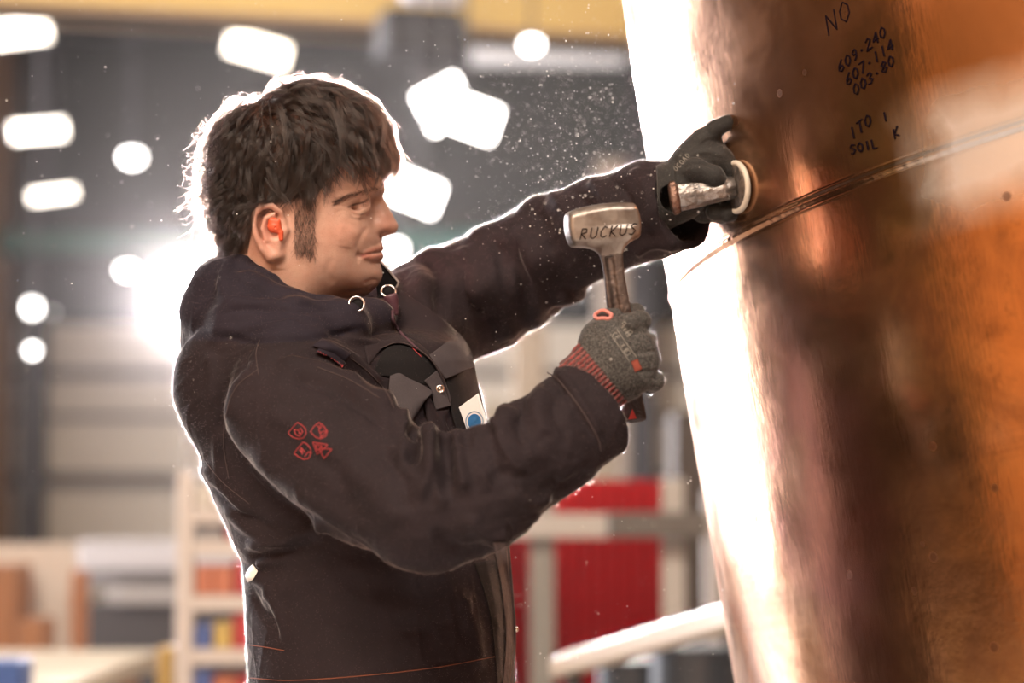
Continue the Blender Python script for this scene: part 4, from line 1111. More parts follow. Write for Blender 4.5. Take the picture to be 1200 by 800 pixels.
def wrist(x, y, z):
    c = hp_(703, 441, .004); u = (x - c[0]) * Rg[0][0] + (y - c[1]) * Rg[0][1]; v = (x - c[0]) * Rg[1][0] + (y - c[1]) * Rg[1][1]; w = z - c[2]
    k0 = np.sqrt((v / .0372) ** 2 + (w / .027) ** 2); e = (k0 - 1) * .027
    return np.maximum(e, np.abs(u) - .030)
GF.put(wrist, hp_(660, 500, -.04), hp_(745, 385, .04), .010)
fing = [((736, 380), (750, 376.5), (745, 379), (722, 386)), ((742, 402), (757.5, 400.5), (752, 403), (728, 408)), ((746, 424), (762.5, 423.5), (757, 427), (732, 430)), ((747, 446), (767, 446), (762, 450), (740, 450))]
for i, (a, b_, c_, d__) in enumerate(fing):
    r0 = (.0108, .0102, .0098, .0098)[i]
    GF.chain([hp_(a[0] - 16, a[1] + 6, .003), hp_(*a, -.001), hp_(*b_, .010), hp_(*c_, .034), hp_(*d__, .046)], [.010, r0, r0 * 1.0, r0 * .92, r0 * .86], .0016, kin=.004)
GF.chain([hp_(698, 420, .012), hp_(700, 394, .012), hp_(712, 378, .022), hp_(731, 369, .040), hp_(745, 366, .050)], [.017, .0150, .0125, .0115, .0100], .008, kin=.008)
Vg, Fg = GF.mesh(); Vg = smooth_mesh(Vg, Fg, 1, .5); Ng = vnormals(Vg, Fg); Pg = pix(Vg)
# ribbed red cuff
u_ = (Pg[:, 0] - 707.5) * .77 - (Pg[:, 1] - 435.5) * .64         # along the hand, 0 where the ribbing ends
v_ = (Pg[:, 0] - 707.5) * .64 + (Pg[:, 1] - 435.5) * .77
rib = np.clip(-u_ / 2.0, 0, 1) * np.clip((Vg[:, 2] < HDN + .05), 0, 1)
ph = np.cos(v_ * 2 * math.pi / 5.4 + .02 * u_)
Vg = Vg + Ng * (rib * ph * .0009)[:, None]
gfolds = [([(737, 392), (750, 390), (768, 388)], 2.4, -.0014), ([(742, 414), (756, 412), (774, 411)], 2.4, -.0014), ([(746, 436), (760, 435), (778, 434)], 2.4, -.0014), ([(733, 372), (738, 380), (744, 386)], 3, .0008), ([(742, 394), (748, 402), (750, 408)], 3, .0008),
          ([(690, 385), (700, 398), (696, 415)], 3, -.001), ([(742, 462), (752, 466), (764, 460)], 3, .001), ([(727, 470), (740, 458), (757, 462)], 2, -.0009)]
Vg = sculpt_folds(Vg, Ng, gfolds)
tg = np.tile(np.array([.025, .023, .0225]), (len(Vg), 1))
redc = np.array([.30, .030, .028]); dk = np.array([.05, .008, .01])
rc = dk + (redc - dk) * np.clip(.5 + .6 * ph, 0, 1)[:, None]
tg = tg * (1 - rib[:, None]) + rc * rib[:, None]
glove = place_mesh('glove', Vg, Fg, m_glove, person, label='grey knit glove with a ribbed red wristband, gripping the hammer')
color_attr(glove, tg)
gb = bvh_of(Vg, Fg)
m_print = M('glove_print', (.30, .28, .25), .7); m_pink = M('torn_pink_lining', (.55, .20, .17), .7); m_pr = M('red_print', (.50, .12, .08), .7)
def draw(parent, name, strokes, bv, r, mat, off=.0004, step=1.2, n=6, **t):
    mb = MB()
    for st in strokes:
        st = resample(st, step); mb.tube([TW(hit(bv, px, py, off)) for px, py in st], r, n=n)
    return mb.build(name, mat, parent, smooth=True, **t)
exg, eyg = (.60, .80), (.80, -.60)
def rectg(x, y, w, h): return [(x, y), (x + exg[0] * w, y + exg[1] * w), (x + exg[0] * w + eyg[0] * h, y + exg[1] * w + eyg[1] * h), (x + eyg[0] * h, y + eyg[1] * h), (x, y)]
st = [rectg(715, 391, 36, 6)] + text_pts('CE', 717, 389, exg, eyg, 5, 1.1) if False else []
GL['E'] = [[(.55, 1), (.05, 1), (.05, 0), (.55, 0)], [(.05, .5), (.45, .5)]]
GL['X'] = [[(0, 0), (.55, 1)], [(0, 1), (.55, 0)]]
st = [[(715, 391), (738, 424)], [(723, 386), (746, 419)]] + text_pts('CE', 717.5, 391.5, (.57, .82), (.82, -.57), 5.2, .95) + text_pts('X0', 727, 405, (.57, .82), (.82, -.57), 5.2, 1.3) + [rectg(731, 412, 6, 6)] \
   + text_pts('4X43', 727, 383, (.57, .82), (.82, -.57), 4.5, .9) + [rectg(735, 389, 4, 5), rectg(729, 379, 3, 4)]
draw(glove, 'print', st, gb, .00030, m_print, off=.0002)
def decal(parent, name, quad, bv, mat, off=.0006, n=10, m=10, **t):
    a, b_, c_, d__ = [np.array(q, float) for q in quad]; mb = MB(); g = []
    for i in range(n + 1):
        row = []
        for j in range(m + 1):
            p = (a * (1 - j / m) + b_ * (j / m)) * (1 - i / n) + (d__ * (1 - j / m) + c_ * (j / m)) * (i / n)
            row.append(mb.bm.verts.new(TW(hit(bv, p[0], p[1], off))))
        g.append(row)
    for i in range(n):
        for j in range(m): mb.bm.faces.new((g[i][j], g[i][j + 1], g[i + 1][j + 1], g[i + 1][j]))
    bmesh.ops.solidify(mb.bm, geom=mb.bm.faces[:], thickness=off * .9)
    return mb.build(name, mat, parent, smooth=True, **t)
decal(glove, 'red_tab', [(739, 424), (747, 420), (752, 432), (744, 436)], gb, m_pr, label='small red printed tab')
m_rub0 = M('dark_hole', (.02, .008, .008), .9)
# torn hole at the thumb
rim = [(707 + 9.5 * math.cos(a), 370 + 4.6 * math.sin(a) * (1 + .25 * math.sin(3 * a))) for a in np.linspace(0, 2 * math.pi, 26, endpoint=False)]
mb = MB(); mb.tube([TW(hit(gb, x, y, .0006)) for x, y in rim], .0021, n=8, closed=True)
c0 = TW(hit(gb, 707, 371, .001)); 
MB().sph(c0, .0052, (1.3, .5, .5)).build('glove_hole', m_rub0, glove, smooth=True)
mb.build('torn_lining', m_pink, glove, smooth=True, label='torn pink hole at the thumb')

# ------------------------------------------------------------------ hammer
AX0, AX1 = hp_(716, 296, .030), hp_(745, 504, .034)
av = (AX1 - AX0) / np.linalg.norm(AX1 - AX0)
HF = Field(hp_(650, 385, -.01), hp_(762, 228, .075), .0010)
hc = hp_(706, 264, .030)
hu = hp_(752, 259, .036) - hp_(660, 271, .022); hu /= np.linalg.norm(hu); hw = np.array([0, 0, 1.]) - hu[2] * hu; hw /= np.linalg.norm(hw); hv = np.cross(hw, hu)
def head_sdf(x, y, z):
    dx, dy, dz = x - hc[0], y - hc[1], z - hc[2]
    u = dx * hu[0] + dy * hu[1] + dz * hu[2]; v = dx * hv[0] + dy * hv[1] + dz * hv[2]; w = dx * hw[0] + dy * hw[1] + dz * hw[2]
    t = np.clip(np.abs(u) / .040, 0, 1)
    H = .0212 - .0050 * t ** 2.2; Wd = .0190 - .0022 * t ** 3
    Hb = H + .0005
    oc = (np.abs(v) + np.abs(w)) * .7071 - (H + Wd) * .7071 * .845
    side = smax(smax(np.abs(v) - Hb, np.abs(w) - Wd, .003), oc, .002)
    end = np.abs(u) - .0395 + .004 * ((v / .02) ** 2 + (w / .02) ** 2)
    return smax(side, end, .0035) * .9
HF.put(head_sdf, hc - .055, hc + .055, .004, pad=0)
def shaft(x, y, z):
    dx, dy, dz = x - AX0[0], y - AX0[1], z - AX0[2]
    s = dx * av[0] + dy * av[1] + dz * av[2]
    sx = np.array([1., 0, 0]) - av[0] * av; sx /= np.linalg.norm(sx); sw = np.cross(sx, av)
    a = dx * sx[0] + dy * sx[1]; w = dx * sw[0] + dy * sw[1] + dz * sw[2]
    fl = .0105 + .0125 * np.exp(-np.clip(s + .012, 0, 1) / .0065) + .0016 * np.clip((s - .02) / .04, 0, 1)
    body = smax(smax(np.abs(a) - fl, np.abs(w) - .0090 - .005 * np.exp(-np.clip(s + .01, 0, 1) / .01), .004), np.abs(s - .026) - .046, .001)
    groove = np.sqrt((np.abs(a + .0030) - .0) ** 2 + (w - .0108) ** 2) - .0046
    groove = np.maximum(groove, .004 - s)
    return smax(body, -groove, .0015)
HF.put(shaft, hp_(690, 380, -.02), hp_(752, 268, .075), .010, pad=0)
Vm, Fm = HF.mesh(); Vm = smooth_mesh(Vm, Fm, 1, .5)
rh = np.random.default_rng(8); Nm = vnormals(Vm, Fm); dn = np.zeros(len(Vm))
for _ in range(60):
    c = Vm[rh.integers(len(Vm))]; w = rh.uniform(.0015, .005); dn -= rh.uniform(.00005, .00025) * np.exp(-((Vm - c) ** 2).sum(1) / w ** 2)
Vm = Vm + Nm * dn[:, None]
m_hs = M('worn_steel', (.40, .36, .33), .42, .9, var=(45, (.16, .12, .10), .85), bump=(90, .12))
hloc = TW(hc)
hammer = empty('sledge_hammer', Vector(hloc), 'short sledge hammer with worn steel head and scrawled word, held upright in the nearer glove', 'hammer')
hh = place_mesh('hammer_head', Vm, Fm, m_hs, hammer)
hb = bvh_of(Vm, Fm)
hh.data.materials.append(M('forged_scale', (.15, .12, .11), .42, .75, var=(90, (.08, .06, .055), .8), bump=(160, .3)))
fcm = Vm[Fm].mean(1); hh.data.polygons.foreach_set('material_index', (((fcm - AX0) @ av) > .002).astype(np.int32))
draw(hh, 'scrawl', text_pts('RUCKUS', 679, 281, (.995, -.10), (.22, -.96), 13.5, .86), hb, .0006, M('black_scrawl', (.015, .01, .01), 1.0, spec=0), off=.0002, label='handwritten word in black')
# rubber grip
GR = Field(hp_(700, 515, .0), hp_(775, 355, .07), .0013)
sx = np.array([1., 0, 0]) - av[0] * av; sx /= np.linalg.norm(sx)
def gripf(x, y, z):
    dx, dy, dz = x - AX0[0], y - AX0[1], z - AX0[2]
    s = dx * av[0] + dy * av[1] + dz * av[2]; a = dx * sx[0] + dy * sx[1] + dz * sx[2]; w = dz - s * av[2]
    flare = .0012 * np.clip((s - .155) / .02, 0, 1)
    return smax(smax(np.abs(a) - .0118 - flare, np.abs(w) - .010 - flare, .007), np.abs(s - .119) - .058, .006)
GR.put(gripf, hp_(700, 515, .0), hp_(775, 355, .07), .002, pad=0)
Vr, Fr = GR.mesh(); Vr = smooth_mesh(Vr, Fr, 1)
m_rub = M('black_rubber', (.018, .012, .013), .55, bump=(300, .3), var=(40, (.045, .03, .03), .6))
gp = place_mesh('grip', Vr, Fr, m_rub, hammer)
grb = bvh_of(Vr, Fr)
mb = MB(); tri = [(741, 479), (746, 490), (736.5, 491)]
mb.prism([TW(hit(grb, x, y, .0008)) for x, y in tri], (0, .0006, 0)); mb.build('red_triangle', M('red_mark', (.45, .03, .025), .6), gp)

# ------------------------------------------------------------------ steel punch held against the vessel
dc = on_vessel(866, 219)
qn = dc - VC; qn = qn - (qn @ VU) * VU; qn /= np.linalg.norm(qn)
tip = dc + qn * .0045
flange = L(787, 231, 2.422)
ta = flange - tip; tl = np.linalg.norm(ta); ta /= tl
def lathe(name, prof, o0, ax, mat, parent, n=48, sq=0, **t):
    ax = ax / np.linalg.norm(ax); e1 = np.cross(ax, [0, 1, 0]); e1 /= np.linalg.norm(e1); e2 = np.cross(ax, e1); V = []
    for s, r in prof:
        for k in range(n):
            a = 2 * math.pi * k / n; rr = r * (1 + sq * (.09 * abs(math.cos(4 * a)) - .045))
            V.append(o0 + ax * s + rr * (math.cos(a) * e1 + math.sin(a) * e2))
    m_ = len(prof); idx = np.arange(m_ * n).reshape(m_, n)
    Fq = np.stack([idx[:-1], idx[1:], np.roll(idx[1:], -1, 1), np.roll(idx[:-1], -1, 1)], -1).reshape(-1, 4)
    return place_mesh(name, np.array(V), Fq, mat, parent, **t)
punch = empty('flat_punch', Vector(TW(tip)), 'steel flat-faced punch with a pale round disc, held against the copper by the farther glove', 'punch')
m_pt = M('dull_steel', (.36, .34, .33), .36, .9, var=(45, (.16, .14, .13), .8), bump=(120, .5))
m_rust = M('rusty_struck_face', (.30, .20, .16), .4, .9, var=(90, (.16, .09, .07), .8), bump=(200, .5))
lathe('shank', [(0, 0), (.0, .0120), (tl * .3, .0136), (tl * .6, .0155), (tl * .86, .0174), (tl * .90, .0176), (tl * .905, 0)], tip, ta, m_pt, punch, sq=1)
lathe('struck_end', [(tl * .88, 0), (tl * .885, .0182), (tl * .93, .0208), (tl * .99, .0212), (tl * 1.02, .0196), (tl * 1.035, .012), (tl * 1.04, 0)], tip, ta, m_rust, punch)
lathe('disc', [(0, 0), (0, .0275), (.0012, .0286), (.0050, .0286), (.0062, .0275), (.0062, 0)], dc + qn * .0004, qn, m_pt, punch)
e1q = np.cross(qn, [0, 1, 0]); e1q /= np.linalg.norm(e1q); e2q = np.cross(qn, e1q)
MB().tube([TW(dc + qn * .0042 + .0272 * (math.cos(a) * e1q + math.sin(a) * e2q)) for a in np.linspace(0, 2 * math.pi, 48, endpoint=False)], .0034, n=12, closed=True).build('disc_rim', M('pale_disc', (.60, .55, .48), .5, bump=(60, .2)), punch, smooth=True, label='pale rim of the disc')
coil = []
cpt = L(867, 238, 2.452)
for k in range(90):
    a = k / 90 * 5 * 2 * math.pi; coil.append(TW(cpt + np.array([.0105 * (k / 90 - .5), .0032 * math.cos(a) + .004 * (k / 90 - .5), .0032 * math.sin(a)])))
MB().tube(coil, .0009, n=6).build('copper_coil', M('bright_copper', (.85, .42, .28), .25, 1), punch, smooth=True)

# farther glove
FD = 2.436
def fp_(px, py, dd=0.0): return L(px, py, FD + dd)
G2 = Field(fp_(772, 275, -.06), fp_(880, 125, .08), .0012)
G2.chain([fp_(772, 234, .010), fp_(796, 222, .008), fp_(815, 204, .006)], [.036, .034, .028], .006)
G2.ell(fp_(822, 192, .004), (.030, .036, .021), np.array([[math.cos(.5), -math.sin(.5), 0], [math.sin(.5), math.cos(.5), 0], [0, 0, 1]]), .010)
G2.chain([fp_(806, 188, .0), fp_(823, 165, -.004), (fp_(838, 151, -.006)), fp_(853, 143.5, -.008)], [.018, .0135, .0098, .0088], .009, kin=.004)     # thumb
G2.chain([fp_(798, 205, -.012), fp_(815, 199, -.022), fp_(836, 207, -.024), fp_(849, 222, -.012)], [.0125, .0130, .0122, .0110], .0022, kin=.004)    # first finger over the shank
G2.chain([fp_(822, 180, -.004), fp_(842, 186, -.006), fp_(861, 201, -.004), fp_(869, 222, -.004)], [.0150, .0150, .0142, .0130], .0022, kin=.004)        # second finger
G2.chain([fp_(815, 215, .016), fp_(842, 232, .016), fp_(864, 245, .004), fp_(852, 250, -.004)], [.014, .0125, .0118, .0105], .003, kin=.004)
G2.chain([fp_(800, 232, .014), fp_(824, 247, .016), fp_(846, 249, .010), fp_(838, 248, -.004)], [.0140, .0130, .0118, .0105], .003, kin=.004)
# hollow where the shank passes
G2.chain([tip + ta * .02, tip + ta * tl], [.0125, .0175], .002, mode='sub')
V2, F2 = G2.mesh(); V2 = smooth_mesh(V2, F2, 1, .5); N2 = vnormals(V2, F2)
V2 = sculpt_folds(V2, N2, [([(800, 190), (815, 180), (835, 178), (850, 185)], 3, .0014), ([(798, 200), (812, 192), (830, 194), (848, 205)], 2, -.0018), ([(820, 172), (830, 165), (846, 166)], 2.5, -.0012),
                           ([(822, 158), (828, 152), (834, 160)], 1.6, -.001), ([(793, 182), (789, 200), (791, 216)], 2, -.0015)])
t2 = np.tile(np.array([.018, .0165, .016]), (len(V2), 1)); P2_ = pix(V2)
bl = np.clip((P2_[:, 0] - 826) / 5, 0, 1) * np.clip((164 - P2_[:, 1]) / 5 + (P2_[:, 1] > 400), 0, 1) + np.clip((P2_[:, 1] - 196) / 6, 0, 1)
t2 = t2 * (1 - .6 * np.clip(bl, 0, 1)[:, None])
glove2 = place_mesh('glove', V2, F2, m_glove_b, person, label='black-palmed knit glove with thumb raised, holding the steel punch')
color_attr(glove2, t2)
g2b = bvh_of(V2, F2)
draw(glove2, 'print', text_pts('0C0A0', 793, 201, (.66, -.75), (-.75, -.66), 6, .85), g2b, .0003, m_print, off=.0002)

for V_, F_, gsel in ((Vg, Fg, 9000), (V2, F2, 6000)):
    Nn_ = vnormals(V_, F_); lst = []
    for vi in rh.integers(0, len(V_), gsel):
        n_ = Nn_[vi] + rh.normal(size=3) * .6; n_ /= np.linalg.norm(n_); l_ = rh.uniform(.0005, .0014); b0 = V_[vi]
        lst.append(np.array([b0, b0 + n_ * l_ * .5, b0 + (n_ + rh.normal(size=3) * .4) * l_]))
    if V_ is Vg: fz_g1 = lst
    else: fz_g2 = lst
# ------------------------------------------------------------------ hair: single strands grown from the scalp
rng = np.random.default_rng(21)
HCEN = head_pt(345, 205)            # centre of the skull
hx_w = {}
Nh2 = vnormals(Vh, Fh); Ph2 = pix(Vh)
def hairline_y(px): return np.interp(px, [200, 262, 290, 300, 333, 345, 372, 392, 412, 440, 470], [316, 306, 290, 240, 232, 232, 228, 196, 184, 172, 160])
cand = np.where((Ph2[:, 1] < hairline_y(Ph2[:, 0])) & ~((Ph2[:, 0] > 296) & (Ph2[:, 0] < 336) & (Ph2[:, 1] > 238)))[0]
crown = head_pt(292, 128)

strands = []
NP = 18
def flow(px, py):
    """combing direction in the picture plane plus depth, for hair rooted at this place"""
    back = float(np.clip((305 - px) / 40, 0, 1)); front = float(np.clip((px - 350) / 60, 0, 1))
    d = np.array([-.25, -1., 0]) * (1 - front) + np.array([.75, -.75, 0]) * front
    topm = float(np.clip((165 - py) / 40, 0, 1)) * float(np.clip((px - 285) / 40, 0, 1))
    d = d * (1 - topm) + np.array([1.0, -.10, 0]) * topm
    d = d * (1 - .6 * back) + np.array([-.75, -.75, 0]) * back * .6
    return d
guides = []
for gi in range(1250):
    vi = cand[rng.integers(0, len(cand))]
    r = Vh[vi].copy(); N = Nh2[vi]; px, py = Ph2[vi]
    back = float(np.clip((300 - px) / 36, 0, 1)) * float(np.clip((py - 120) / 40, 0, 1)); front = float(np.clip((px - 370) / 50, 0, 1)); top = float(np.clip((160 - py) / 40, 0, 1))
    Ln = rng.uniform(.055, .085) + .040 * top + .034 * front - .022 * np.clip((py - 200) / 40, 0, 1) * (1 - back)
    lift = rng.uniform(.003, .010) + .003 * top + .004 * back
    side = np.cross(N, flow(px, py)); side /= np.linalg.norm(side)
    ds = Ln / (NP - 1); p = r.copy(); pts = [p.copy()]
    f0 = flow(px, py) + side * rng.normal() * (.30 + .6 * back) + np.array([0, 0, rng.normal() * .15])
    t = f0 - (f0 @ N) * N; t /= max(np.linalg.norm(t), 1e-6); d = t * .75 + N * .65; d /= np.linalg.norm(d)
    ph = rng.uniform(0, 6.28); fr = rng.uniform(32, 75) + 60 * back; amp = rng.uniform(.08, .34) + .60 * back; s = 0
    bend = rng.normal() * (10 + 16 * back)
    for k in range(NP - 1):
        s += ds
        loc, nn, ii, dist = head_bvh.find_nearest(Vector(p)); nn = np.array(nn); h = float((p - np.array(loc)) @ nn)
        tg_ = lift * min(1, s / .02)
        g = np.array([0, -1., 0]) * (.25 + 4 * s) + np.array([.30, 0, 0]) * front
        tt = d * 2.0 + t * .4 + g * .5 - nn * (h - tg_) * 110 + side * bend * s * .35
        tt /= np.linalg.norm(tt)
        tt = tt + (math.sin(s * fr + ph) * side + .5 * math.cos(s * fr * .9 + ph) * nn) * amp * min(1, s / .03)
        d = tt / np.linalg.norm(tt); p = p + d * ds
        if h < .0015 and s > .01: p = p + nn * (.0015 - h)
        pts.append(p.copy())
    P = np.array(pts); pe = pix(P)
    hs = rng.random()
    lim = np.interp(pe[:, 0], [200, 262, 292, 300, 334, 346, 366, 372, 384, 392, 400, 412, 436, 450, 462], [296, 296, 286, 250, 240, 244, 246, 244, 236, 222, 214, 219, 221, 217, 210]) + rng.normal() * 5 + (16 if hs > .93 and px > 360 else 0)
    bad = np.where(pe[:, 1] > lim)[0]
    if len(bad):
        c = bad[0]
        if c < 5: continue
        P = P[:c]; f = np.linspace(0, len(P) - 1, NP); i0 = np.minimum(f.astype(int), len(P) - 2); P = P[i0] + (P[i0 + 1] - P[i0]) * (f - i0)[:, None]
    guides.append(P)
GR_ = np.array([g[0] for g in guides])
n_ch = 24000
ridx = cand[rng.integers(0, len(cand), n_ch)]
ts = np.linspace(0, 1, NP)[:, None]
for vi in ridx:
    r = Vh[vi]; dd = ((GR_ - r) ** 2).sum(1); near_ = np.argsort(dd)[:3]
    if dd[near_[0]] > .016 ** 2: continue
    w = 1 / (dd[near_] + 1e-6) ** 2.0; w /= w.sum()
    gi = near_[0] if rng.random() < .88 else near_[1]
    g = guides[gi]; off = r - g[0]
    st = g + off * (1 - .62 * ts ** .8) + Nh2[vi] * 0
    st = st + np.cumsum(rng.normal(size=(NP, 3)), 0) * .00028 * ts ** .5
    cut = rng.uniform(.75, 1.0); f = np.linspace(0, (NP - 1) * cut, NP); i0 = np.minimum(f.astype(int), NP - 2); st = st[i0] + (st[i0 + 1] - st[i0]) * (f - i0)[:, None]
    if rng.random() < .03: st = st + np.cumsum(rng.normal(size=(NP, 3)) * .0009, 0) * ts + Nh2[vi] * ts * rng.uniform(.002, .012)
    strands.append(st)
# loose curls standing out at the back of the head and a few over the top, against the light
n_body = len(strands)
for _ in range(170):
    a = rng.random()
    base = np.array(head_pt(*((262, 150) if a < .5 else (256, 205)), 0)) + rng.normal(size=3) * np.array([.006, .026, .035])
    if rng.random() < .25: base = head_pt(rng.uniform(290, 440), rng.uniform(104, 128)) + np.array([0, 0, rng.normal() * .03])
    loc, nn, _, _ = head_bvh.find_nearest(Vector(base)); base = np.array(loc); nn = np.array(nn)
    out_ = nn * .7 + np.array([-.5, -.25, 0]) * (pix(base[None])[0, 0] < 290) + rng.normal(size=3) * .25; out_ /= np.linalg.norm(out_)
    R_ = rng.uniform(.006, .014); turns = rng.uniform(.6, 1.3); e1 = np.cross(out_, rng.normal(size=3)); e1 /= np.linalg.norm(e1)
    ln = rng.uniform(.022, .046); P = []
    for k in range(NP):
        s = k / (NP - 1); a2 = turns * 6.283 * s * s
        P.append(base + out_ * (ln * s + R_ * math.sin(a2) * .6) + e1 * R_ * (1 - math.cos(a2)) * s + np.array([0, -.018, 0]) * s * s)
    strands.append(np.array(P))
# sideburn and brows: short dense strands
sh = []
m_sb = np.where((Ph2[:, 0] > 345) & (Ph2[:, 0] < 369.5) & (Ph2[:, 1] > 222) & (Ph2[:, 1] < 300 + (Ph2[:, 0] - 357) * .15) & (Nh2[:, 2] < -.3))[0]
for _ in range(1000):
    vi = m_sb[rng.integers(len(m_sb))]; r = Vh[vi] + rng.normal(size=3) * .0005; N = Nh2[vi]
    d = np.array([rng.normal() * .35, -1, 0]) + N * .45; d /= np.linalg.norm(d); l = rng.uniform(.005, .009)
    sh.append(np.array([r + d * l * k / 5 + N * .0010 * math.sin(k / 5 * 3.14) for k in range(6)]))
bc = bez([(394, 238), (404, 232), (418, 227), (434, 222.5), (446, 221)], 30)
for _ in range(420):
    t_ = rng.random() ** .85; q_ = bc[int(t_ * (len(bc) - 1))]; h_ = hit(head_bvh, q_[0] + rng.normal() * .8, q_[1] + rng.normal() * 1.3, .0)
    d = np.array([-.9, .1 + .3 * rng.normal() - .35 * (1 - t_), -.25]); d /= np.linalg.norm(d); l = rng.uniform(.004, .0085)
    sh.append(np.array([h_ + d * l * k / 5 + np.array([0, 0, -.0008]) for k in range(6)]))
for _ in range(26):      # lashes
    t_ = rng.random(); q_ = np.array([412 + 19 * t_, 240.5 - 5.5 * t_]); h_ = hit(head_bvh, q_[0], q_[1], .0)
    sh.append(np.array([h_ + np.array([.45 + .5 * t_, -.35 + .12 * k / 5, -.3]) * .0045 * k / 5 for k in range(6)]))
def curves_obj(name, groups, r0, r1, mat, parent):
    """one hair object; strands given in local axes"""
    hc_ = bpy.data.hair_curves.new(name)
    sizes = [len(s) for s in groups]; hc_.add_curves(sizes)
    pos = TW(np.concatenate(groups)).astype(np.float32)
    hc_.attributes['position'].data.foreach_set('vector', pos.ravel())
    rad = np.concatenate([np.linspace(r0, r1, n) for n in sizes]).astype(np.float32)
    ra = hc_.attributes.get('radius') or hc_.attributes.new('radius', 'FLOAT', 'POINT')
    ra.data.foreach_set('value', rad)
    hc_.materials.append(mat)
    o = bpy.data.objects.new(name, hc_); col.objects.link(o); parent_to(o, parent); return o
m_hair = bpy.data.materials.new('dark_hair'); m_hair.use_nodes = True
nt = m_hair.node_tree; nt.nodes.clear(); o_ = nt.nodes.new('ShaderNodeOutputMaterial'); hb_ = nt.nodes.new('ShaderNodeBsdfHairPrincipled')
hb_.parametrization = 'COLOR'; hb_.inputs['Color'].default_value = (.009, .0052, .0042, 1); hb_.inputs['Roughness'].default_value = .28; hb_.inputs['Radial Roughness'].default_value = .45
if 'Random Roughness' in hb_.inputs: hb_.inputs['Random Roughness'].default_value = .3
nt.links.new(hb_.outputs[0], o_.inputs['Surface'])
hair = curves_obj('hair', strands[:n_body], .00013, .00006, m_hair, person)
curves_obj('loose_curls', strands[n_body:], .00008, .00005, m_hair, hair)
curves_obj('sideburn', sh, .00011, .00004, m_hair, person)

m_fz = bpy.data.materials.new('cloth_fibre'); m_fz.use_nodes = True
nt = m_fz.node_tree; nt.nodes.clear(); o_ = nt.nodes.new('ShaderNodeOutputMaterial'); hb_ = nt.nodes.new('ShaderNodeBsdfHairPrincipled')
hb_.parametrization = 'COLOR'; hb_.inputs['Color'].default_value = (.30, .21, .20, 1); hb_.inputs['Roughness'].default_value = .45; hb_.inputs['Radial Roughness'].default_value = .6
nt.links.new(hb_.outputs[0], o_.inputs['Surface'])
fzo = curves_obj('cloth_fuzz', fz_, .00004, .00002, m_fz, jacket); fzo['kind'] = 'stuff'

for gl_, lst in ((glove, fz_g1), (glove2, fz_g2)):
    q_ = curves_obj('knit_fuzz', lst, .00004, .00002, m_fz, gl_); q_['kind'] = 'stuff'
# ------------------------------------------------------------------ jacket details
def near_pt(bv, px, py, lift=0.0, dflt=2.42):
    r = L(px, py, 1.0); rv = Vector(r).normalized(); h = bv.ray_cast(Vector((0, 0, 0)), rv)
    d = h[0][2] if h[0] is not None else dflt
    return L(px, py, d - lift)
def sheet(name, A, B, mat, parent, bv, n=36, m=14, th=.0014, bulge=0.0, smooth_d=6, dflt=2.42, curl=None, **t):
    """a piece of cloth between two edges drawn over the jacket; each point is (px, py, lift in mm)"""
    A = np.array(A, float); B = np.array(B, float)
    def rs(P):
        c = bez(P, 12); l = np.concatenate([[0], np.cumsum(np.linalg.norm(np.diff(c[:, :2], axis=0), axis=1))]); u = np.linspace(0, l[-1], n)
        return np.stack([np.interp(u, l, c[:, k]) for k in range(3)], 1)
    a, b_ = rs(A), rs(B); G = np.zeros((n, m, 3))
    for j in range(m):
        w = j / (m - 1); q = a * (1 - w) + b_ * w
        for i in range(n):
            lf = q[i, 2] + bulge * 4 * w * (1 - w)
            G[i, j] = near_pt(bv, q[i, 0], q[i, 1], 0, dflt); G[i, j, 2] = G[i, j, 2]
    D = G[:, :, 2].copy()
    for _ in range(smooth_d):
        E = D.copy(); E[1:-1] = (D[:-2] + D[2:] + 2 * D[1:-1]) / 4; D2 = E.copy(); D2[:, 1:-1] = (E[:, :-2] + E[:, 2:] + 2 * E[:, 1:-1]) / 4; D = np.minimum(D2, G[:, :, 2])
    V = np.zeros((n, m, 3))
    for j in range(m):
        w = j / (m - 1); q = a * (1 - w) + b_ * w
        for i in range(n):
            lf = (q[i, 2] + bulge * 4 * w * (1 - w)) * .001
            V[i, j] = L(q[i, 0], q[i, 1], D[i, j] - lf)
    V = V.reshape(-1, 3); idx = np.arange(n * m).reshape(n, m)
    Fq = np.stack([idx[:-1, :-1], idx[1:, :-1], idx[1:, 1:], idx[:-1, 1:]], -1).reshape(-1, 4)
    V2 = V + np.array([0, 0, th]); Fb = Fq[:, ::-1] + n * m; N_ = n * m
    loop = list(idx[:, 0]) + list(idx[-1, 1:]) + list(idx[-2::-1, -1]) + list(idx[0, -2:0:-1])
    side = np.array([[loop[k], loop[(k + 1) % len(loop)], loop[(k + 1) % len(loop)] + N_, loop[k] + N_] for k in range(len(loop))])[:, ::-1]
    o = place_mesh(name, np.vstack([V, V2]), np.vstack([Fq, Fb, side]), mat, parent, **t)
    o_b = bvh_of(V, Fq)
    return o, o_b
def thread(parent, name, pts, bv, mat, r=.0005, lift=.0006, **t):
    mb = MB(); P = resample(bez(pts, 10), 2.0); mb.tube([TW(near_pt(bv, x, y, lift)) for x, y in P], r, n=5); return mb.build(name, mat, parent, smooth=True, **t)
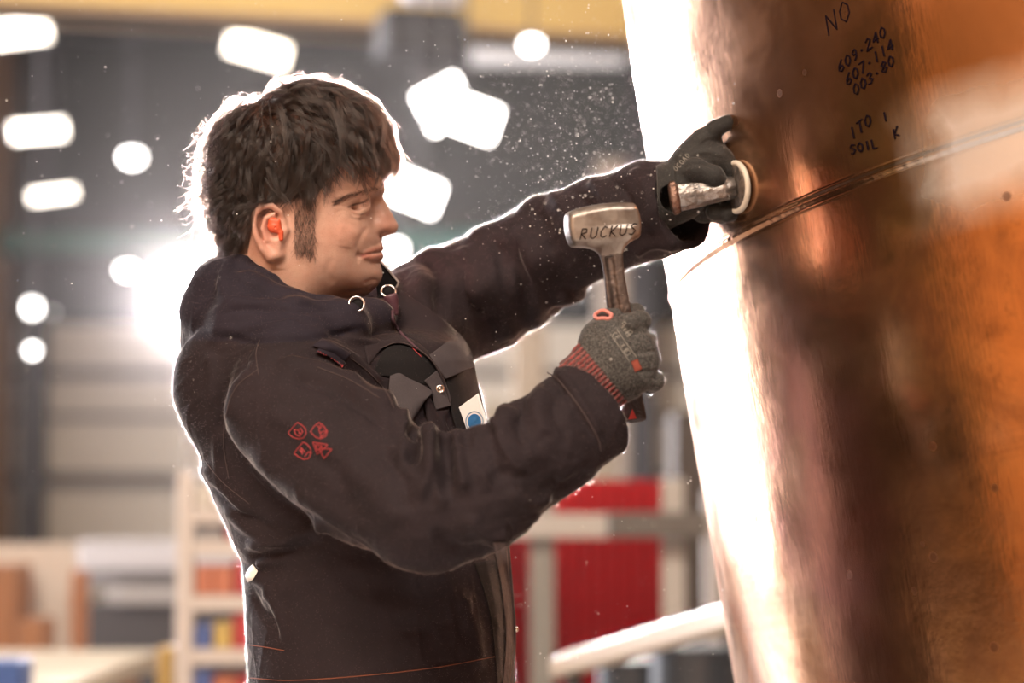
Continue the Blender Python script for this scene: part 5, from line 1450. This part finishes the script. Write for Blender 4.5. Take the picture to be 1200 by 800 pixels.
# dark inside of the open front
sheet('lining', [(438, 436, 1.5), (448, 412, 2), (466, 404, 2.5), (488, 410, 3), (513, 434, 3)], [(442, 440, 1.5), (456, 441, 2), (474, 446, 2), (492, 450, 2), (506, 452, 2)], m_black, jacket, tb, label='black lining seen in the open front')
f1, f1b = sheet('storm_flap', [(424, 394, 1), (446, 391, 1), (470, 392, 2), (496, 406, 3), (512, 426, 4), (523, 450, 5), (529, 474, 5)],
      [(432, 430, 2), (447, 409, 4), (466, 402, 6), (486, 408, 7), (503, 421, 7), (513, 436, 7), (526, 470, 6)], m_jk, jacket, tb, bulge=3)
f2, f2b = sheet('snap_facing', [(497, 446, 4), (505, 456, 4), (508, 470, 5), (511, 480, 5)], [(513, 433, 7), (522, 449, 8), (527, 462, 8), (529, 475, 8)], m_grey, jacket, tb, bulge=1, label='faded grey strip with a snap')
thread(f1, 'stitching', [(446, 408), (466, 401), (487, 407), (505, 421), (516, 437), (525, 455), (529, 474)], f1b, m_seam, .0005)
fl1, fl1b = sheet('pocket_flap', [(457, 440, 4), (468, 437, 6), (479, 443, 8), (494, 450, 9), (508, 459, 9)], [(455, 462, 4), (463, 478, 6), (474, 495, 9), (484, 490, 11), (499, 468, 12)], m_grey, jacket, tb, bulge=5, label='curled faded grey pocket flap')
sheet('pocket_edge', [(496, 468, 3), (500, 490, 3), (508, 520, 3)], [(504, 466, 4), (518, 492, 4), (528, 514, 4)], m_jk, jacket, tb, bulge=4)
sheet('pocket_edge', [(508, 482, 3), (516, 500, 3), (520, 516, 3)], [(526, 480, 6), (522, 492, 5), (530, 512, 4)], m_jk, jacket, tb, bulge=2)
# far chest panel
sheet('chest_panel', [(452, 372, 2), (474, 392, 2), (492, 404, 3), (508, 424, 4), (518, 442, 4)], [(470, 340, 2), (500, 360, 3), (522, 376, 4), (540, 394, 5), (548, 410, 5)], m_jk, jacket, tb, bulge=4)
fl2, fl2b = sheet('pocket_flap', [(503, 416, 7), (512, 430, 8), (522, 444, 9)], [(538, 390, 8), (549, 406, 10), (557, 429, 11)], m_grey, jacket, tb, bulge=4, label='flat faded grey pocket flap')
sheet('pocket', [(521, 440, 4), (526, 462, 5), (531, 490, 6), (545, 530, 6)], [(556, 426, 5), (559, 445, 5), (563, 470, 6), (568, 500, 6)], m_black, jacket, tb, bulge=2)
for st in ([(504, 418), (523, 445)], [(540, 392), (556, 428)]): pass
# card in the chest pocket
m_card = M('white_card', (.78, .76, .76), .35); m_blue = M('blue_print', (.05, .22, .52), .4); m_ring = M('pale_blue_print', (.25, .38, .55), .4)
def cardpt(u, v, lift=0):      # u across, v down, 0..1
    a, b_, c_, d__ = [np.array(q, float) for q in ((528, 484), (560, 461), (572, 500), (548, 522))]
    p = (a * (1 - u) + b_ * u) * (1 - v) + (d__ * (1 - u) + c_ * u) * v
    return L(p[0], p[1], cd - (u * .004) - lift)
cd = near_pt(tb, 552, 488)[2] - .024
ce_ = empty('id_card', Vector(TW(cardpt(.5, .5))), 'white card with a round blue emblem sticking out of the chest pocket', 'card')
mb = MB(); q = [TW(cardpt(u, v)) for u, v in ((0, 0), (1, 0), (1, 1), (0, 1))]
mb.prism(q, (0, .0012, 0), .0004); mb.build('card_body', m_card, ce_)
mb = MB(); q0 = [TW(cardpt(.93, 0, .0004)), TW(cardpt(1.02, 0, .0004)), TW(cardpt(1.02, 1, .0004)), TW(cardpt(.93, 1, .0004))]; mb.prism(q0, (0, .0024, 0), .0004); mb.build('card_sleeve_edge', M('clear_plastic_edge', (.85, .85, .88), .15), ce_)
def circ(r0, r1, name, mat):
    mb = MB(); n = 40; cx, cy = 556, 494; base = cardpt(.5, .5)[2]
    def pt(r, a): 
        x, y = cx + r * .92 * math.cos(a), cy + r * 1.08 * math.sin(a)
        return TW(L(x, y, cd - .004 * ((x - 535) / 35) - .0008))
    ro = [mb.bm.verts.new(pt(r1, 2 * math.pi * k / n)) for k in range(n)]
    if r0 == 0: mb.bm.faces.new(ro)
    else:
        ri = [mb.bm.verts.new(pt(r0, 2 * math.pi * k / n)) for k in range(n)]
        for k in range(n): mb.bm.faces.new((ro[k], ro[(k + 1) % n], ri[(k + 1) % n], ri[k]))
    bmesh.ops.solidify(mb.bm, geom=mb.bm.faces[:], thickness=.0003)
    mb.build(name, mat, ce_)
circ(0, 8.6, 'blue_disc', m_blue); circ(10.4, 11.6, 'blue_ring', m_ring)
# snap
sp = hit(f2b, 515, 456, .001)
def ring_at(c, ax, R, r, name, mat, parent, **t):
    ax = ax / np.linalg.norm(ax); e1 = np.cross(ax, [0, 1, 0]); e1 /= np.linalg.norm(e1); e2 = np.cross(ax, e1)
    return MB().tube([TW(c + R * (math.cos(a) * e1 + math.sin(a) * e2)) for a in np.linspace(0, 2 * math.pi, 28, endpoint=False)], r, n=10, closed=True).build(name, mat, parent, smooth=True, **t)
m_metal = M('bright_metal', (.75, .70, .66), .22, 1)
m_ringm = M('eyelet_metal', (.62, .56, .55), .25, 1)
sn = ring_at(sp + np.array([0, 0, -.0006]), np.array([.25, .1, -1.]), .0036, .0011, 'snap', m_metal, f2)
MB().sph(TW(sp), .0022, (1, .6, 1), sub=2).build('snap_stud', m_metal, f2, smooth=True)
# eyelets, toggle, cord

e1_ = near_pt(jb, 418, 356, .006); e2_ = L(455, 341, 2.402)
ring_at(e1_, np.array([.30, .35, -1.]), .0082, .0013, 'eyelet', m_ringm, jacket)
ring_at(e2_, np.array([.10, .75, -1.]), .0080, .0014, 'eyelet', m_ringm, jacket)
for e in (e1_, e2_): MB().sph(TW(e + np.array([0, -.0005, .0045])), .0068, (1, .35, .9), sub=3).build('eyelet_hole', m_black, jacket, smooth=True)
m_cord = M('plum_cord', (.075, .03, .045), .7, bump=(400, .5)); m_tog = M('plum_toggle', (.085, .035, .050), .4)
tc0 = e2_ + np.array([.002, -.004, -.005])
MB().tube([TW(tc0 + np.array([.0008 * k, -.0026 * k, 0])) for k in range(10)], [.0075, .0080, .0078, .0074, .0068, .0062, .0054, .0044, .0036, .0034], n=20).build('cord_toggle', m_tog, jacket, smooth=True)
cpts = bez([(460, 364), (461, 376), (468, 388), (478, 398), (489, 409)], 8)
MB().tube([TW(near_pt(jb, x, y, .006)) for x, y in cpts], .0017, n=8).build('drawcord', m_cord, jacket, smooth=True)
# far collar point
mb = MB(); cpn = [(446, 306), (456, 318), (467, 331), (464, 338), (453, 344), (443, 352), (440, 330)]
mb.prism([TW(L(x, y, 2.435 + .0006 * (x - 446))) for x, y in cpn], (0, .006, 0), .001); mb.build('collar_point', m_black, jacket)
MB().tube([TW(L(x, y, 2.433 + .0006 * (x - 446))) for x, y in [(447, 306), (456, 317), (467, 330.5), (464.5, 336.5)]], .0011, n=8).build('collar_lit_edge', M('pale_lit_edge', (.55, .50, .48), .5), jacket, smooth=True)  # light along the collar's edge, built as a pale tube
# pen loops with a woven label
sheet('pen_loop', [(366, 405, 3), (384, 412, 4), (404, 424, 4)], [(378, 396, 3), (394, 404, 4), (411, 414, 4)], m_hood, jacket, jb, bulge=2)
lb, lbb = sheet('woven_label', [(370, 413, 3), (386, 418, 5), (401, 431, 5)], [(374, 407, 3), (390, 413, 5), (405, 425, 5)], m_hood, jacket, jb, n=14, m=5)
m_rt = M('red_embroidery', (.36, .035, .04), .65)
mb = MB()
for k in range(9):
    x, y = 373 + 3.3 * k, 411.5 + 1.9 * k
    mb.tube([TW(near_pt(lbb, x, y, .0006)), TW(near_pt(lbb, x + 1.6, y + 3.4, .0006)), TW(near_pt(lbb, x + 2.4, y + .6, .0006))], .0005, n=5)
mb.build('label_lettering', m_rt, lb)
# four stitched symbols on the sleeve
def sym(*st): return [list(s) for s in st]
S1 = sym([(349, 495), (344, 500), (338, 507), (343, 512), (350, 514), (356, 513), (359, 508), (358, 502), (354, 498), (349, 495)], [(345, 503), (349, 504), (353, 502), (355, 506), (352, 511), (348, 510), (346, 507), (345, 503)], [(350, 505), (353, 508), (350, 508)])
S2 = sym([(374, 495), (368, 500), (364, 506), (370, 512), (376, 514), (382, 511), (383.5, 505), (379, 499), (374, 495)], [(372, 499), (375, 502), (374, 505), (376, 508), (376, 513)], [(375, 498), (377, 501), (374, 503)], [(376, 507), (380, 505), (383, 505), (377, 512)])
S3 = sym([(355.5, 518), (350, 524), (345, 531), (350, 535), (356, 538), (362, 537), (365, 531), (364, 525), (360, 520), (355.5, 518)], [(351, 526), (355, 532), (353, 524), (358, 530)], [(357, 535), (362, 529), (364, 531)])
S4 = sym([(367, 518), (384, 521), (378, 527), (372, 532), (367, 518)], [(374, 525), (389, 526), (380, 537), (374, 525)], [(370, 521), (378, 522.5), (372.5, 528), (370, 521)])
names = ('flame symbol', 'welding symbol', 'arc symbol', 'double triangle symbol')
for S_, nm in zip((S1, S2, S3, S4), names):
    mb = MB()
    for st in S_: mb.tube([TW(hit(jb, x, y, .0004)) for x, y in resample(st, 1.0)], .00046, n=6)
    mb.build('stitched_symbol', m_rt, jacket, smooth=True, label='red stitched ' + nm)
# seams
for pts in ([(304, 398), (300, 415), (303, 440)], [(303, 432), (278, 452), (266, 480), (262, 520), (268, 560)], [(240, 540), (262, 566), (292, 590)], [(372, 430), (410, 445), (445, 466)], [(412, 420), (432, 436), (452, 458), (462, 478)]):
    thread(jacket, 'seam', pts, jb, m_seam, .00055, .0004)
for pts in ([(288, 755), (310, 758), (333, 762)], [(291, 794), (340, 797), (420, 792), (510, 782), (586, 768)]):
    thread(jacket, 'hem_stitching', pts, jb, m_or_thread, .00055, .0004)
thread(jacket, 'front_stitching', [(476, 398), (484, 408), (494, 418)], jb, m_rt, .0005, .004)
thread(jacket, 'seam', [(641, 436), (655, 446), (680, 478), (700, 512), (704, 528)], jb, m_seam, .0007, .0004)
# open front edge hanging below the elbow
st_, stb = sheet('front_placket', [(578, 636, 4), (588, 690, 5), (593, 745, 5), (588, 812, 5)], [(597, 636, 2), (601, 690, 2), (605, 745, 2), (601, 812, 2)], M('worn_placket', (.085, .058, .056), .85, bump=(120, .4)), jacket, jb, bulge=2, dflt=2.42)
sheet('lining', [(556, 660, 2), (574, 720, 2), (584, 812, 2)], [(580, 655, 3), (589, 720, 3), (592, 812, 3)], m_black, jacket, jb)
for x0 in (597.5, 601): thread(st_, 'frayed_edge', [(x0 - 4, 640), (x0, 690), (x0 + 3.5, 745), (x0 - 1, 808)], stb, M('frayed_edge_%d' % x0, (.22, .15, .13), .8), .0005, .0006)
MB().sph(TW(L(605, 737, 2.41)), .0028, (1, 1, 1.3), sub=2).build('snap', m_metal, st_, smooth=True)
# pale patch added where light shows through a gap behind the waist
sheet('waist_gap_patch', [(287, 674, 3), (291, 666, 3), (296, 661, 3)], [(290, 682, 3), (296, 679, 4), (302, 669, 3)], M('gap_white', (.85, .82, .78), .4), jacket, jb, n=12, m=8, bulge=2, label='pale patch standing in for the bright gap at the waist')
# trousers and boots below the picture's edge
TF = Field((-.36, -1.46, 2.10), (.02, -.40, 2.60), .008)
dn = world_to_local(np.array([0, 0, 0.])) - world_to_local(np.array([0, 0, 1.]))
hipc = L(448, 850, 2.41)
loft(TF, [(820, 300, 596, .160, 2.42), (900, 300, 596, .165, 2.41), (960, 305, 590, .165, 2.40)], .02)
for sgn, dx in ((-1, .03), (1, -.03)):
    h0 = hipc + dn * .12 + np.array([0, 0, sgn * .085]); kn = hipc + dn * .46 + np.array([dx + .02, 0, sgn * .11]); an = hipc + dn * .86 + np.array([dx * 1.6, 0, sgn * .13])
    TF.chain([h0, kn, an], [.11, .082, .070], .03)
Vt, Ft = TF.mesh(); Vt = smooth_mesh(Vt, Ft, 2); place_mesh('trousers', Vt, Ft, m_jk, person)
for sgn, dx in ((-1, .03), (1, -.03)):
    an = hipc + dn * .86 + np.array([dx * 1.6, 0, sgn * .13]); aw = TW(an)
    BF = Field(np.array([aw[0] - .14, aw[1] - .08, -.01]), np.array([aw[0] + .24, aw[1] + .08, aw[2] + .08]), .005)
    BF.chain([(aw[0], aw[1], aw[2]), (aw[0] - .01, aw[1], .07)], [.062, .055], .02); BF.chain([(aw[0] - .02, aw[1], .05), (aw[0] + .15, aw[1], .045)], [.05, .045], .03)
    BF.put(lambda x, y, z: z + 0 * x + 0 * y - .002, BF.lo, BF.lo + BF.n * BF.h, .002, 'sub', pad=0)
    Vb, Fb = BF.mesh(); Vb = world_to_local(Vb)
    place_mesh('boot', Vb, Fb, m_rub, person)

# grinding dust drifting in the air
rd = np.random.default_rng(77)
mb_v, mb_f = [], []
def dust(px, py, d, r):
    c = TW(L(px, py, d)); k = len(mb_v)
    o6 = np.array([[1, 0, 0], [-1, 0, 0], [0, 1, 0], [0, -1, 0], [0, 0, 1], [0, 0, -1]]) * r * rd.uniform(.6, 1.4, (6, 1))
    mb_v.extend((c + o6).tolist())
    for a, b_, c_ in ((0, 2, 4), (2, 1, 4), (1, 3, 4), (3, 0, 4), (2, 0, 5), (1, 2, 5), (3, 1, 5), (0, 3, 5)): mb_f.append((k + a, k + b_, k + c_))
for _ in range(4200):
    u = rd.random()
    if u < .62: px, py = rd.normal(672, 62), rd.normal(165, 75)
    elif u < .80: px, py = rd.uniform(560, 860), rd.uniform(0, 800)
    else: px, py = rd.uniform(0, 600), rd.uniform(0, 600)
    d = rd.uniform(2.62, 3.6) if rd.random() < .6 else rd.uniform(2.05, 2.62)
    if px > 730 + .17 * py and d > 2.3: continue
    dust(px, py, d, .00026 + .0008 * rd.random() ** 4)
me = bpy.data.meshes.new('dust'); me.from_pydata(mb_v, [], mb_f); 
dm = bpy.data.materials.new('pale_dust'); dm.use_nodes = True; nt = dm.node_tree; nt.nodes.clear(); o_ = nt.nodes.new('ShaderNodeOutputMaterial')
a_, b_, c_ = nt.nodes.new('ShaderNodeBsdfTranslucent'), nt.nodes.new('ShaderNodeBsdfDiffuse'), nt.nodes.new('ShaderNodeMixShader')
for q_ in (a_, b_): q_.inputs['Color'].default_value = (.95, .92, .88, 1)
nt.links.new(a_.outputs[0], c_.inputs[1]); nt.links.new(b_.outputs[0], c_.inputs[2]); nt.links.new(c_.outputs[0], o_.inputs['Surface']); me.materials.append(dm)
o = bpy.data.objects.new('grinding_dust', me); col.objects.link(o); tag(o, 'fine pale grinding dust drifting in the air around the arms and hammer', 'dust', kind='stuff')
